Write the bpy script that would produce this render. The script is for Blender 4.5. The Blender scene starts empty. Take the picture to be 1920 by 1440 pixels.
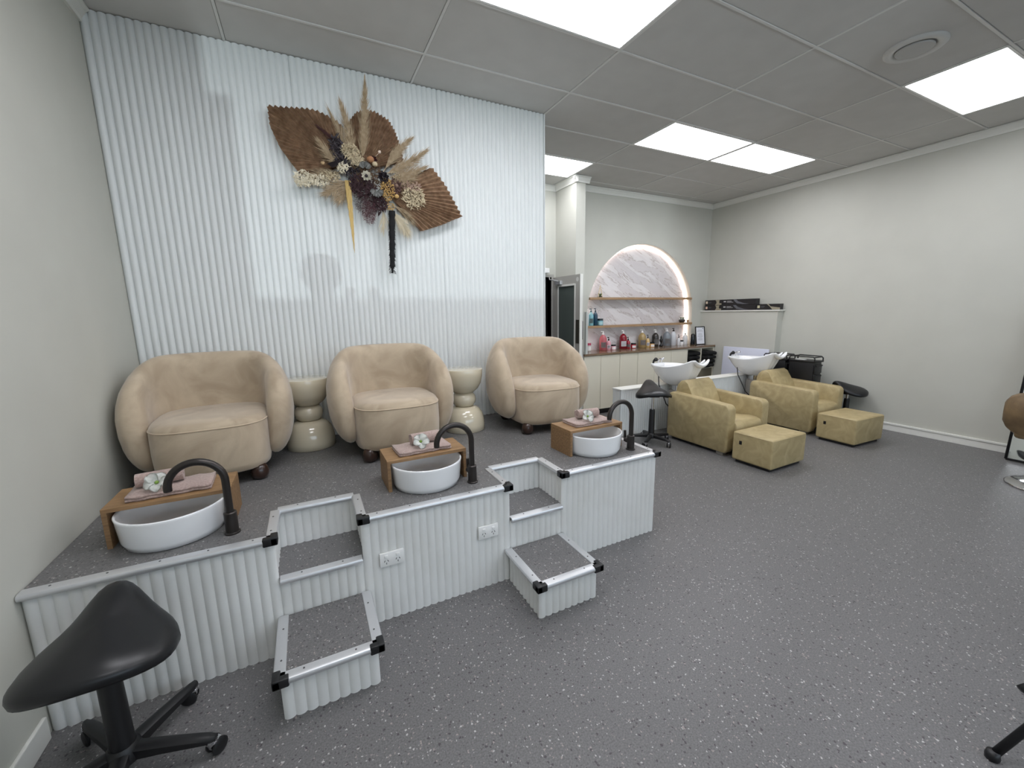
import bpy, bmesh, math, random
from mathutils import Vector, Matrix, noise
random.seed(7)
PI = math.pi
S = bpy.context.scene
C = S.collection

# ------------------------------------------------------------------ camera
cam_d = bpy.data.cameras.new('camera'); cam = bpy.data.objects.new('camera', cam_d); C.objects.link(cam)
cam_d.sensor_width = 36; cam_d.lens = 764.97 / 1920 * 36; cam_d.clip_start = .02
_r = Vector((0.89400414, -0.4477533, -0.01654011)); _u = Vector((0.09191276, 0.14713702, 0.9848364)); _f = Vector((0.43853008, 0.88196807, -0.17269535))
cam.matrix_world = Matrix(((_r.x, _u.x, -_f.x, 0), (_r.y, _u.y, -_f.y, 0), (_r.z, _u.z, -_f.z, 1.5317), (0, 0, 0, 1)))
S.camera = cam
# ------------------------------------------------------------------ world, exposure
w = bpy.data.worlds.new('world'); S.world = w; w.use_nodes = True
w.node_tree.nodes['Background'].inputs[0].default_value = (.72, .86, 1.0, 1)
w.node_tree.nodes['Background'].inputs[1].default_value = 3.2
S.view_settings.view_transform = 'Standard'; S.view_settings.look = 'None'
S.view_settings.exposure = 0.0; S.view_settings.gamma = 1; S.view_settings.use_curve_mapping = False
S.cycles.max_bounces = 10; S.cycles.diffuse_bounces = 6; S.cycles.use_denoising = True
S.cycles.sample_clamp_indirect = 6
PANEL = 11.4           # radiance of the ceiling light panels

# low daylight glint thrown in from the street through the shopfront glass
gl = bpy.data.lights.new('street_glint', 'SPOT'); glo = bpy.data.objects.new('street_glint', gl); C.objects.link(glo)
gl.energy = 1150; gl.color = (.84, .95, 1.0); gl.shadow_soft_size = .025; gl.spot_size = math.radians(34); gl.spot_blend = .2
glo.location = (-1.07, -9.0, .9); glo.rotation_euler = (Vector((.9, 3.45, 2.2)) - Vector((-1.07, -9.0, .9))).to_track_quat('-Z', 'Y').to_euler()

# ------------------------------------------------------------------ materials
def lin(c):
    c = c / 255
    return c / 12.92 if c <= .04045 else ((c + .055) / 1.055) ** 2.4
def rgb(r, g, b): return (lin(r), lin(g), lin(b), 1)
MATS = {}
def mat(name, col, rough=.5, metal=0, emit=None, est=0, spec=.5, coat=0, sheen=0, alpha=None, trans=0):
    m = bpy.data.materials.new(name); m.use_nodes = True
    b = m.node_tree.nodes['Principled BSDF']
    b.inputs['Base Color'].default_value = rgb(*col); b.inputs['Roughness'].default_value = rough
    b.inputs['Metallic'].default_value = metal; b.inputs['Specular IOR Level'].default_value = spec
    b.inputs['Coat Weight'].default_value = coat; b.inputs['Sheen Weight'].default_value = sheen
    b.inputs['Transmission Weight'].default_value = trans
    if emit: b.inputs['Emission Color'].default_value = rgb(*emit); b.inputs['Emission Strength'].default_value = est
    MATS[name] = m
    return m
def N(m, t, **kw):
    n = m.node_tree.nodes.new(t)
    for k, v in kw.items(): setattr(n, k, v)
    return n
def L(m, a, b): m.node_tree.links.new(a, b)
def coords(m, obj=False, scale=(1, 1, 1), rot=(0, 0, 0)):
    if obj:
        o = N(m, 'ShaderNodeTexCoord').outputs['Object']
    else:
        o = N(m, 'ShaderNodeNewGeometry').outputs['Position']
    mp = N(m, 'ShaderNodeMapping'); mp.inputs['Scale'].default_value = scale; mp.inputs['Rotation'].default_value = rot
    L(m, o, mp.inputs['Vector']); return mp.outputs['Vector']
def noise_col(m, c1, c2, scale=5, detail=4, obj=False, sc=(1, 1, 1), rot=(0, 0, 0), lo=.3, hi=.7, bump=0, bscale=None, dist=0):
    b = m.node_tree.nodes['Principled BSDF']; v = coords(m, obj, sc, rot)
    n = N(m, 'ShaderNodeTexNoise'); n.inputs['Scale'].default_value = scale; n.inputs['Detail'].default_value = detail
    n.inputs['Distortion'].default_value = dist
    L(m, v, n.inputs['Vector'])
    r = N(m, 'ShaderNodeValToRGB'); r.color_ramp.elements[0].position = lo; r.color_ramp.elements[1].position = hi
    r.color_ramp.elements[0].color = rgb(*c1); r.color_ramp.elements[1].color = rgb(*c2)
    L(m, n.outputs['Fac'], r.inputs['Fac']); L(m, r.outputs['Color'], b.inputs['Base Color'])
    if bump:
        n2 = N(m, 'ShaderNodeTexNoise'); n2.inputs['Scale'].default_value = bscale or scale * 8; L(m, v, n2.inputs['Vector'])
        bp = N(m, 'ShaderNodeBump'); bp.inputs['Strength'].default_value = bump; bp.inputs['Distance'].default_value = .002
        L(m, n2.outputs['Fac'], bp.inputs['Height']); L(m, bp.outputs['Normal'], b.inputs['Normal'])
    return m

wall_m = noise_col(mat('wall paint', (193, 193, 184), .75), (192, 192, 183), (196, 196, 187), 3, bump=.15, bscale=260)
flute_m = mat('fluted panel paint', (222, 225, 224), .5)
flute_low = noise_col(mat('scuffed fluted paint', (226, 227, 225), .5), (214, 214, 210), (228, 229, 227), 2.2, 5, lo=.25, hi=.55)
ceil_m = noise_col(mat('ceiling tile', (196, 195, 192), .9), (194, 193, 190), (199, 198, 195), 6)
grid_m = mat('ceiling grid', (214, 213, 210), .5)
trim_m = mat('white trim', (226, 226, 220), .45)
alu_m = mat('aluminium nosing', (214, 215, 217), .38, .7)
blackp = mat('black plastic', (22, 22, 24), .42)
black_v = mat('black vinyl', (18, 19, 22), .36)
gun_m = mat('gunmetal tap', (66, 62, 60), .34, .8)
chrome = mat('chrome', (215, 215, 218), .12, 1)
ceramic = mat('white ceramic', (240, 241, 242), .12, coat=.4)
white_pl = mat('white plastic', (236, 236, 234), .35)
dark_slot = mat('dark slot', (70, 70, 72), .6)
cream_gl = mat('cream lacquer', (204, 194, 170), .14, coat=.6)
cream_cab = mat('cabinet cream', (216, 211, 194), .45)
mirror_m = mat('mirror glass', (235, 238, 238), .02, 1)
screw_m = mat('screw head', (110, 110, 112), .4, .8)
velvet = noise_col(mat('beige velvet', (180, 163, 139), .85, sheen=.35), (167, 149, 126), (190, 173, 149), 4.5, 6, True, lo=.36, hi=.66, bump=.2, bscale=300, dist=1.2)
pipe_m = mat('velvet piping', (196, 176, 150), .8, sheen=.3)
walnut = mat('walnut ball foot', (50, 31, 23), .3, coat=.3)
def leather():
    m = mat('tan leather', (170, 150, 106), .5)
    return noise_col(m, (162, 145, 105), (182, 165, 124), 7, 7, True, lo=.34, hi=.68, bump=.35, bscale=90, dist=1.5)
leather_m = leather()
def wood(name, c1, c2, rot=(0, 0, 0), rough=.5):
    m = mat(name, c1, rough); return noise_col(m, c1, c2, 6, 6, False, (1, 14, 14), rot, .3, .7, bump=.15)
oak = wood('oak grain', (124, 94, 62), (160, 126, 88)); oak_v = wood('oak vertical grain', (116, 88, 60), (150, 118, 82), (0, PI / 2, 0))
shelf_m = wood('shelf oak', (150, 120, 88), (176, 146, 112))
counter_m = wood('counter laminate', (104, 84, 66), (134, 112, 90), rough=.13)
towel_m = noise_col(mat('dusty pink terry', (176, 152, 144), .95, sheen=.3), (160, 136, 128), (190, 168, 160), 120, 3, bump=1, bscale=500)
towel_b = noise_col(mat('black terry', (14, 14, 15), 1), (8, 8, 9), (24, 24, 25), 90, 3, bump=1, bscale=300)
glass_dk = mat('dark glazed panel', (88, 96, 93), .2)
door_m = mat('grey door paint', (168, 166, 160), .4)
petal = noise_col(mat('white petal', (238, 240, 236), .6), (224, 228, 222), (246, 247, 244), 90, 3)
leafg = mat('green', (120, 150, 60), .6)
panel_e = mat('light diffuser', (240, 244, 255), .4, emit=(247, 247, 252), est=PANEL)
led_m = mat('led strip', (255, 240, 232), .4, emit=(255, 234, 222), est=9)
lavender = mat('laminated white board', (214, 218, 234), .3)

def floor_mat(name, base, dark, white):
    m = mat(name, base, .42, spec=.35); b = m.node_tree.nodes['Principled BSDF']
    v = coords(m)
    n = N(m, 'ShaderNodeTexNoise'); n.inputs['Scale'].default_value = 160; n.inputs['Detail'].default_value = 3; L(m, v, n.inputs['Vector'])
    r = N(m, 'ShaderNodeValToRGB'); e = r.color_ramp.elements; e[0].position = .3; e[1].position = .7
    e[0].color = rgb(*[c - 13 for c in base]); e[1].color = rgb(*[c + 13 for c in base]); L(m, n.outputs['Fac'], r.inputs['Fac'])
    col = r.outputs['Color']
    def flecks(scale, thr, dist, colr, prev, seed):
        mp = N(m, 'ShaderNodeMapping'); mp.inputs['Location'].default_value = (seed, seed * 2, .3); L(m, v, mp.inputs['Vector'])
        nz = N(m, 'ShaderNodeTexNoise'); nz.inputs['Scale'].default_value = scale * 1.2; L(m, mp.outputs[0], nz.inputs['Vector'])
        mixv = N(m, 'ShaderNodeVectorMath', operation='MULTIPLY_ADD'); mixv.inputs[1].default_value = (.012, .012, .012)
        L(m, nz.outputs['Color'], mixv.inputs[0]); L(m, mp.outputs[0], mixv.inputs[2])
        vo = N(m, 'ShaderNodeTexVoronoi'); vo.inputs['Scale'].default_value = scale; L(m, mixv.outputs[0], vo.inputs['Vector'])
        sp = N(m, 'ShaderNodeSeparateColor'); L(m, vo.outputs['Color'], sp.inputs[0])
        a = N(m, 'ShaderNodeMath', operation='GREATER_THAN'); a.inputs[1].default_value = thr; L(m, sp.outputs[0], a.inputs[0])
        d = N(m, 'ShaderNodeMath', operation='LESS_THAN'); L(m, vo.outputs['Distance'], d.inputs[0])
        ds = N(m, 'ShaderNodeMath', operation='MULTIPLY'); ds.inputs[1].default_value = dist; L(m, sp.outputs[1], ds.inputs[0]); L(m, ds.outputs[0], d.inputs[1])
        k = N(m, 'ShaderNodeMath', operation='MULTIPLY'); L(m, a.outputs[0], k.inputs[0]); L(m, d.outputs[0], k.inputs[1])
        mx = N(m, 'ShaderNodeMix', data_type='RGBA'); L(m, k.outputs[0], mx.inputs['Factor']); L(m, prev, mx.inputs['A']); mx.inputs['B'].default_value = rgb(*colr)
        return mx.outputs['Result']
    col = flecks(95, .78, .5, dark, col, 3.3)
    col = flecks(96, .81, .41, white, col, 8.1)
    col = flecks(120, .88, .5, (150, 142, 138), col, 5.7)
    L(m, col, b.inputs['Base Color'])
    return m
floor_m = floor_mat('speckled vinyl', (105, 104, 104), (74, 71, 73), (176, 174, 172))

def marble():
    m = mat('marble laminate', (205, 200, 200), .15); b = m.node_tree.nodes['Principled BSDF']
    v = coords(m, False, (1, 1, 1), (0, math.radians(-28), 0))
    mp = N(m, 'ShaderNodeMapping'); mp.inputs['Scale'].default_value = (1.1, 1, 5); L(m, v, mp.inputs['Vector'])
    n = N(m, 'ShaderNodeTexNoise'); n.inputs['Scale'].default_value = 1.15; n.inputs['Detail'].default_value = 9; n.inputs['Roughness'].default_value = .62; n.inputs['Distortion'].default_value = .6; L(m, mp.outputs[0], n.inputs['Vector'])
    r = N(m, 'ShaderNodeValToRGB'); e = r.color_ramp.elements
    e[0].position = .32; e[0].color = rgb(202, 196, 198); e[1].position = .66; e[1].color = rgb(212, 207, 208)
    for p, c in ((.485, (208, 203, 204)), (.497, (166, 154, 150)), (.506, (212, 208, 208)), (.57, (220, 217, 218))):
        q = e.new(p); q.color = rgb(*c)
    L(m, n.outputs['Fac'], r.inputs['Fac']); L(m, r.outputs['Color'], b.inputs['Base Color']); return m
marble_m = marble()
def glassy(name, col, rough=.1):
    return mat(name, col, rough, coat=.5)

# ------------------------------------------------------------------ mesh helpers
def new(): return bmesh.new()
def box(bm, x0, x1, y0, y1, z0, z1, bev=0, seg=2, rot=None):
    vs = [bm.verts.new((x, y, z)) for x in (x0, x1) for y in (y0, y1) for z in (z0, z1)]
    F = [(0, 1, 3, 2), (4, 6, 7, 5), (0, 4, 5, 1), (2, 3, 7, 6), (0, 2, 6, 4), (1, 5, 7, 3)]
    fs = [bm.faces.new([vs[i] for i in f]) for f in F]
    if bev:
        es = list({e for f in fs for e in f.edges})
        r = bmesh.ops.bevel(bm, geom=es, offset=bev, segments=seg, affect='EDGES', profile=.5)
        vs = list({v for v in r['verts']} | {v for v in vs if v.is_valid})
    if rot: bmesh.ops.transform(bm, matrix=rot, verts=[v for v in vs if v.is_valid])
    return bm
def loft(bm, rings, cap0=True, cap1=True, closed=True):
    R = [[bm.verts.new(p) for p in r] for r in rings]
    n = len(R[0])
    for a, b in zip(R, R[1:]):
        for i in range(n if closed else n - 1):
            j = (i + 1) % n
            try: bm.faces.new((a[i], a[j], b[j], b[i]))
            except ValueError: pass
    if cap0 and closed: bm.faces.new(R[0][::-1])
    if cap1 and closed: bm.faces.new(R[-1])
    return R
def lathe(bm, prof, seg=24, c=(0, 0, 0), sx=1, sy=1):
    rings = [[(c[0] + r * sx * math.cos(2 * PI * i / seg), c[1] + r * sy * math.sin(2 * PI * i / seg), c[2] + z) for i in range(seg)] for r, z in prof]
    loft(bm, rings, prof[0][0] > 1e-5, prof[-1][0] > 1e-5); return bm
def tube(bm, pts, r, seg=10, cap=True):
    pts = [Vector(p) for p in pts]; rings = []
    up = None
    for i, p in enumerate(pts):
        d = (pts[min(i + 1, len(pts) - 1)] - pts[max(i - 1, 0)]).normalized()
        if up is None:
            up = Vector((0, 0, 1)) if abs(d.z) < .9 else Vector((1, 0, 0))
        a = d.cross(up).normalized(); up = a.cross(d).normalized()
        rr = r[i] if isinstance(r, (list, tuple)) else r
        rings.append([p + (a * math.cos(2 * PI * k / seg) + up * math.sin(2 * PI * k / seg)) * rr for k in range(seg)])
    loft(bm, rings, cap, cap); return bm
def sphere(bm, c, r, seg=14, sz=1):
    bmesh.ops.create_uvsphere(bm, u_segments=seg, v_segments=max(6, seg // 2), radius=r, matrix=Matrix.Translation(c) @ Matrix.Diagonal((1, 1, sz, 1))); return bm
def arc(c, r, a0, a1, n, ax='xz'):
    o = []
    for i in range(n + 1):
        a = math.radians(a0 + (a1 - a0) * i / n)
        if ax == 'xz': o.append((c[0] + r * math.cos(a), c[1], c[2] + r * math.sin(a)))
        elif ax == 'yz': o.append((c[0], c[1] + r * math.cos(a), c[2] + r * math.sin(a)))
        else: o.append((c[0] + r * math.cos(a), c[1] + r * math.sin(a), c[2]))
    return o
def obj(name, bm, m, parent=None, smooth=False, label=None, angle=None):
    bmesh.ops.recalc_face_normals(bm, faces=bm.faces)
    me = bpy.data.meshes.new(name); bm.to_mesh(me); bm.free(); me.materials.append(m)
    if smooth:
        for p in me.polygons: p.use_smooth = True
        if angle: me.set_sharp_from_angle(angle=math.radians(angle))
    o = bpy.data.objects.new(name, me); C.objects.link(o)
    if parent: o.parent = parent
    if label: o['label'] = label
    return o
def thing(name, label, cat, loc=(0, 0, 0), rz=0, group=None):
    o = bpy.data.objects.new(name, None); C.objects.link(o); o.empty_display_size = .1
    o.location = loc; o.rotation_euler = (0, 0, rz); o['label'] = label; o['category'] = cat
    if group: o['group'] = group
    return o
def tag(o, label, cat, group=None):
    o['label'] = label; o['category'] = cat
    if group: o['group'] = group
    return o
def struct(name, bm=None, m=None, **k):
    if bm is None:
        o = bpy.data.objects.new(name, None); C.objects.link(o)
    else: o = obj(name, bm, m, **k)
    o['kind'] = 'structure'; return o
def dup(root, loc, rz=0, label=None, group=None):
    r = root.copy(); C.objects.link(r); r.location = loc; r.rotation_euler = (0, 0, rz)
    if label: r['label'] = label
    if group: r['group'] = group
    def rec(a, b):
        for ch in list(a.children):
            c = ch.copy(); C.objects.link(c); c.parent = b; rec(ch, c)
    rec(root, r)
    return r
def flute_profile(p0, p1, nrm, pitch=.04, depth=.009, seg=6):
    p0 = Vector(p0); p1 = Vector(p1); nrm = Vector(nrm); Ln = (p1 - p0).length; n = max(1, round(Ln / pitch)); o = []
    for i in range(n):
        for k in range(seg):
            t = (i + k / seg) / n; o.append(p0.lerp(p1, t) + nrm * depth * math.sin(PI * k / seg) ** .7)
    o.append(p1.copy()); return o
def fluted(bm, p0, p1, nrm, z0, z1, pitch=.04, depth=.009, thick=.012, seg=6):
    pr = flute_profile(p0, p1, nrm, pitch, depth, seg); nv = Vector(nrm)
    back = [Vector(p1) - nv * thick, Vector(p0) - nv * thick]
    a = [bm.verts.new((p.x, p.y, z0)) for p in pr + back]; b = [bm.verts.new((p.x, p.y, z1)) for p in pr + back]
    n = len(a)
    for i in range(n):
        j = (i + 1) % n; bm.faces.new((a[i], a[j], b[j], b[i]))
    bm.faces.new(a[::-1]); bm.faces.new(b); return bm

# ------------------------------------------------------------------ room
LX, RX, FY, H = -1.0, 6.413, -3.2, 3.285
GX, GY, TX, TY = 2.098, 3.071, 1.2, .599
struct('floor', box(new(), LX - .1, RX + .1, FY - .1, 6.8, -.06, 0), floor_m)
struct('wall_left', box(new(), LX - .1, LX, FY - .1, 5.35, 0, 3.36), wall_m)
struct('wall_right', box(new(), RX, RX + .1, FY - .1, 5.3, 0, 3.36), wall_m)
b = new()
box(b, LX, 2.09, 3.5, 3.62, .585, 3.29)
struct('wall_feature', b, wall_m)
fp = bpy.data.objects['wall_feature']
xs = [LX, .06, 1.1, 2.09]
for a, c in zip(xs, xs[1:]):
    o = obj('fluted_panel', fluted(new(), (a, 3.478, 0), (c, 3.478, 0), (0, -1, 0), .585, 3.284, depth=.015, thick=.02), flute_m, fp, True, angle=50)
# end cap of the feature wall
obj('end_trim', box(new(), 2.09, 2.10, 3.466, 3.62, .585, 3.284), flute_m, fp)
# hall wall behind with doorway
b = new(); Y5 = 5.25
box(b, LX, 2.45, Y5, Y5 + .1, 0, 3.36); box(b, 3.28, 3.39, Y5, Y5 + .1, 0, 3.36); box(b, 2.45, 3.28, Y5, Y5 + .1, 2.03, 3.36)
struct('wall_hall', b, wall_m)
b = new()
box(b, 2.3, 3.5, 6.6, 6.7, 0, 2.5); box(b, 2.2, 2.3, 5.35, 6.7, 0, 2.5); box(b, 3.5, 3.6, 5.35, 6.7, 0, 2.5); box(b, 2.3, 3.5, 5.35, 6.6, 2.4, 2.5)
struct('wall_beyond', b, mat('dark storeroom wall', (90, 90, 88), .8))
struct('wall_stub', box(new(), 3.36, 3.51, 4.75, 5.25, 0, 3.29), wall_m)
# arch wall
YB, YN = 5.065, 5.185
cx, ra, zs = 4.925, 1.13, 1.43
b = new()
box(b, 3.51, cx - ra, YB, 5.3, 0, 3.36); box(b, cx + ra, RX, YB, 5.3, 0, 3.36)
n = 40; A = [(cx - ra * math.cos(PI * i / n), zs + ra * math.sin(PI * i / n)) for i in range(n + 1)]
for (x0, z0), (x1, z1) in zip(A, A[1:]):
    f = [b.verts.new(p) for p in ((x0, YB, z0), (x1, YB, z1), (x1, YB, 3.36), (x0, YB, 3.36))]; b.faces.new(f)
    f = [b.verts.new(p) for p in ((x0, YB, z0), (x1, YB, z1), (x1, 5.3, z1), (x0, 5.3, z0))]; b.faces.new(f)
struct('wall_back', b, wall_m)
# marble back of the niche
b = new()
pts = [(cx - ra, .90)] + A + [(cx + ra, .90)]
fr = [b.verts.new((x, YN, z)) for x, z in pts]; bk = [b.verts.new((x, YN + .03, z)) for x, z in pts]
b.faces.new(fr); b.faces.new(bk[::-1])
for i in range(len(fr)):
    j = (i + 1) % len(fr); b.faces.new((fr[i], fr[j], bk[j], bk[i]))
struct('wall_niche', b, marble_m)
# low ledge wall on the right
struct('wall_ledge', box(new(), 6.28, RX, 3.73, YB, 0, 1.49), wall_m)
struct('trim_1', box(new(), 6.262, RX, 3.70, YB, 1.49, 1.508), trim_m)
# cornices
def cornice(name, p0, p1, nrm):
    b = new(); p0 = Vector(p0); p1 = Vector(p1); nv = Vector(nrm)
    pr = [(0, -.075), (.014, -.075), (.018, -.055), (.04, -.02), (.055, -.012), (.055, 0), (0, 0)]
    loft(b, [[(p.x + nv.x * a, p.y + nv.y * a, H + z) for a, z in pr] for p in (p0, p1)])
    return struct(name, b, trim_m)
cornice('trim_2', (RX, FY, 0), (RX, YB, 0), (-1, 0, 0)); cornice('trim_3', (3.51, YB, 0), (RX, YB, 0), (0, -1, 0))
cornice('trim_4', (3.36, 4.70, 0), (3.36, Y5, 0), (-1, 0, 0)); cornice('trim_5', (3.305, 4.75, 0), (3.565, 4.75, 0), (0, -1, 0))
cornice('trim_6', (2.1, Y5, 0), (3.36, Y5, 0), (0, -1, 0)); cornice('trim_7', (LX, FY, 0), (LX, 3.466, 0), (1, 0, 0))
b = new(); box(b, RX - .014, RX, FY, 3.72, 0, .075, .003); box(b, RX - .022, RX, FY, 3.72, .075, .10, .005)
struct('baseboard_right', b, trim_m)
struct('baseboard_left', box(new(), LX, LX + .014, FY, 1.915, 0, .095, .004), trim_m)
# ceiling: slab, grid bars, tiles, each a part
ceil = struct('ceiling', box(new(), LX - .1, RX + .1, FY - .1, 5.35, H + .02, H + .08), ceil_m)
gx = [LX] + [GX + TX * k for k in range(-2, 4)] + [RX]
gy = [FY] + [GY + TY * j for j in range(-10, 4)] + [Y5]
lights = {(0, 2): 'big', (1, 0): 'a', (2, 0): 'b', (2, 3): 'c', (0, -2): 'd', (0, 5): 'e', (2, 6): 'f', (-2, 5): 'g', (-2, 8): 'g', (0, 9): 'h', (2, 9): 'h'}
# cell k spans x GX+k*TX..; cell row j spans GY-j*TY-.. (j counts towards the camera)
def cell(k, j): return GX + TX * k, GX + TX * (k + 1), GY - TY * (j - 1) , GY - TY * (j - 2)
lit = []
lit_cells = {(-1, 3), (1, 1), (2, 1), (2, 4), (0, -1), (-2, 4), (-2, 7), (0, 6), (1, 9)}  # cells out of view hold panels added to brighten the room
# in cell(k, j) row j spans y_j .. y_(j-1) with y_j = GY - TY*(j-1)
for x in gx[1:-1]:
    y1 = Y5 if x < 3.3 else YB
    obj('grid_bar', box(new(), x - .008, x + .008, FY, y1, H, H + .02), grid_m, ceil)
for y in gy[1:-1]:
    obj('grid_bar', box(new(), LX, RX, y - .008, y + .008, H - .0006, H + .0194), grid_m, ceil)
for x0, x1 in zip(gx, gx[1:]):
    for y0, y1 in zip(gy, gy[1:]):
        k = round((x0 - GX) / TX) if x0 > LX else -3
        j = round((GY - y0) / TY) + 1
        if k >= -2 and (k, j) in lit_cells: lit.append((x0, x1, y0, y1)); continue
        if x1 - x0 < .05 or y1 - y0 < .05: continue
        obj('ceiling_tile', box(new(), x0 + .010, x1 - .010, y0 + .010, y1 - .010, H + .004, H + .018, .002, 1), ceil_m, ceil)
lab = {(-1, 3): 'ceiling light panel nearest the camera, cut by the top edge of the photo', (1, 1): 'left one of two adjoining ceiling light panels above the wash chairs',
       (2, 1): 'right one of two adjoining ceiling light panels above the wash chairs', (2, 4): 'ceiling light panel beside the round air vent at right',
       (0, -1): 'ceiling light panel half hidden behind the white fluted wall'}
for x0, x1, y0, y1 in lit:
    k = round((x0 - GX) / TX); j = round((GY - y0) / TY) + 1
    t = thing('ceiling_light', lab.get((k, j), 'added ceiling light panel outside the view, brightening the room'), 'light', ((x0 + x1) / 2, (y0 + y1) / 2, H), 0, 'recessed ceiling light panels')
    hx, hy = (x1 - x0) / 2 - .012, (y1 - y0) / 2 - .012
    b = new()
    box(b, -hx, hx, -hy, -hy + .014, -.002, .016); box(b, -hx, hx, hy - .014, hy, -.002, .016)
    box(b, -hx, -hx + .014, -hy + .014, hy - .014, -.002, .016); box(b, hx - .014, hx, -hy + .014, hy - .014, -.002, .016)
    obj('frame', b, white_pl, t)
    obj('diffuser', box(new(), -hx + .014, hx - .014, -hy + .014, hy - .014, .002, .012), panel_e, t)
t = thing('air_vent', 'round white ceiling air diffuser beside the right light panel', 'vent', (3.935, 1.58, H))
obj('ring', lathe(new(), [(.10, .012), (.105, .002), (.12, -.012), (.155, -.016), (.168, -.006), (.17, .004), (.16, .014)], 32), mat('vent ring', (205, 205, 202), .5), t, True)
obj('disc', lathe(new(), [(.0, .0), (.1, -.004), (.104, -.012), (.1, -.018), (0, -.02)], 32), mat('vent disc', (180, 180, 178), .5), t, True, angle=40)
# shopfront wall behind the camera with its big window; sill and jamb shaped to bound the glint
b = new()
box(b, LX, RX, FY - .1, FY, 2.75, 3.36); box(b, LX, RX, FY - .1, FY, 0, 1.23)
box(b, LX, -.78, FY - .1, FY, 1.23, 2.75); box(b, RX - .3, RX, FY - .1, FY, 1.23, 2.75); box(b, -.78, -.716, FY - .06, FY - .04, 1.23, 1.85)  # thin film strip at the jamb added to step the glint's left edge
struct('wall_front', b, wall_m)
b = new()
for x in (3.1, 4.7, RX - .35): box(b, x, x + .05, FY - .08, FY - .02, 1.23, 2.75)
box(b, -.78, RX - .3, FY - .08, FY - .02, 2.70, 2.75); box(b, -.78, RX - .3, FY - .08, FY - .02, 1.23, 1.25)
struct('window_1', b, alu_m)
struct('trim_8', box(new(), LX - 3, RX + 3, -14, FY - .1, -.1, -.05), mat('pavement', (120, 120, 118), .9))

# ------------------------------------------------------------------ platform with steps
ZP = .579; XE = 2.065; PY0, PY1 = 1.935, 3.62; NB = 2.225; LP = LX + .004
a0, a1, b0, b1 = -.211, .145, .94, 1.29
plat = thing('platform', 'raised pedicure platform with white fluted front and grey speckled top along the fluted wall', 'platform', (0, 0, 0))
b = new()
poly = [(LP, PY0), (a0, PY0), (a0, NB), (a1, NB), (a1, PY0), (b0, PY0), (b0, NB), (b1, NB), (b1, PY0), (XE, PY0), (XE, PY1), (LP, PY1)]
lo_ = [b.verts.new((x, y, ZP - .02)) for x, y in poly]; hi_ = [b.verts.new((x, y, ZP)) for x, y in poly]
b.faces.new(lo_[::-1]); b.faces.new(hi_)
for i in range(len(poly)):
    j = (i + 1) % len(poly); b.faces.new((lo_[i], lo_[j], hi_[j], hi_[i]))
obj('deck', b, floor_m, plat)
FN = (0, -1, 0)
PF = PY0 + .014
for x0, x1 in ((LP, a0), (a1, b0), (b1, XE - .008)):
    obj('front_panel', fluted(new(), (x0, PF, 0), (x1, PF, 0), FN, 0, ZP - .02, thick=.012), flute_low, plat, True, angle=50)
Z2, Z1 = .375, .192
for x0, x1 in ((a0, a1), (b0, b1)):
    obj('riser_panel', fluted(new(), (x0, PF + .002, 0), (x1, PF + .002, 0), FN, 0, Z2 - .018), flute_low, plat, True, angle=50)
    obj('riser_panel', fluted(new(), (x0 - .016, NB + .014, 0), (x1 + .016, NB + .014, 0), FN, Z2, ZP - .02), flute_low, plat, True, angle=50)
    obj('side_panel', fluted(new(), (x0 - .014, PF + .012, 0), (x0 - .014, NB + .012, 0), (1, 0, 0), Z2, ZP - .02), flute_low, plat, True, angle=50)
    obj('side_panel', fluted(new(), (x1 + .014, PF + .012, 0), (x1 + .014, NB + .012, 0), (-1, 0, 0), Z2, ZP - .02), flute_low, plat, True, angle=50)
    obj('step_tread', box(new(), x0 - .014, x1 + .014, PY0 + .02, NB + .012, Z2 - .02, Z2), floor_m, plat)
obj('end_panel', fluted(new(), (XE - .02, PF, 0), (XE - .02, PY1, 0), (1, 0, 0), 0, ZP - .02), flute_low, plat, True, angle=50)
NP = [(-.032, .002), (-.030, .004), (.002, .004), (.009, .001), (.013, -.006), (.013, -.014), (.009, -.021), (.002, -.025), (-.004, -.024), (-.004, -.004), (-.032, -.002)]
def nosing(p0, p1, out, z, parent, name='nosing', ext=(0, 0)):
    b = new(); p0 = Vector(p0 + (0,)); p1 = Vector(p1 + (0,)); o = Vector(out + (0,)); d = (p1 - p0).normalized()
    p0 = p0 - d * ext[0]; p1 = p1 + d * ext[1]
    loft(b, [[(p + o * a + Vector((0, 0, z + h))) for a, h in NP] for p in (p0, p1)])
    ob = obj(name, b, alu_m, parent, True, angle=35)
    Ln = (p1 - p0).length; k = max(2, round(Ln / .17)); b = new()
    for i in range(k):
        q = p0 + d * (Ln * (i + .5) / k) - o * .014; lathe(b, [(.0042, .0035), (.0035, .0058), (0, .0062)], 8, (q.x, q.y, z))
    obj('screw_row', b, screw_m, ob)['kind'] = 'stuff'
nosing((LP, PY0), (a0, PY0), (0, -1), ZP, plat); nosing((a1, PY0), (b0, PY0), (0, -1), ZP, plat); nosing((b1, PY0), (XE, PY0), (0, -1), ZP, plat)
for x0, x1 in ((a0, a1), (b0, b1)):
    nosing((x0, NB), (x1, NB), (0, -1), ZP, plat)
    nosing((x0, PY0), (x0, NB), (1, 0), ZP, plat, ext=(0, .0)); nosing((x1, PY0), (x1, NB), (-1, 0), ZP, plat)
    nosing((x0, PY0), (x1, PY0), (0, -1), Z2, plat, ext=(-.004, -.004))
nosing((XE, PY0), (XE, PY1), (1, 0), ZP, plat)
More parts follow.
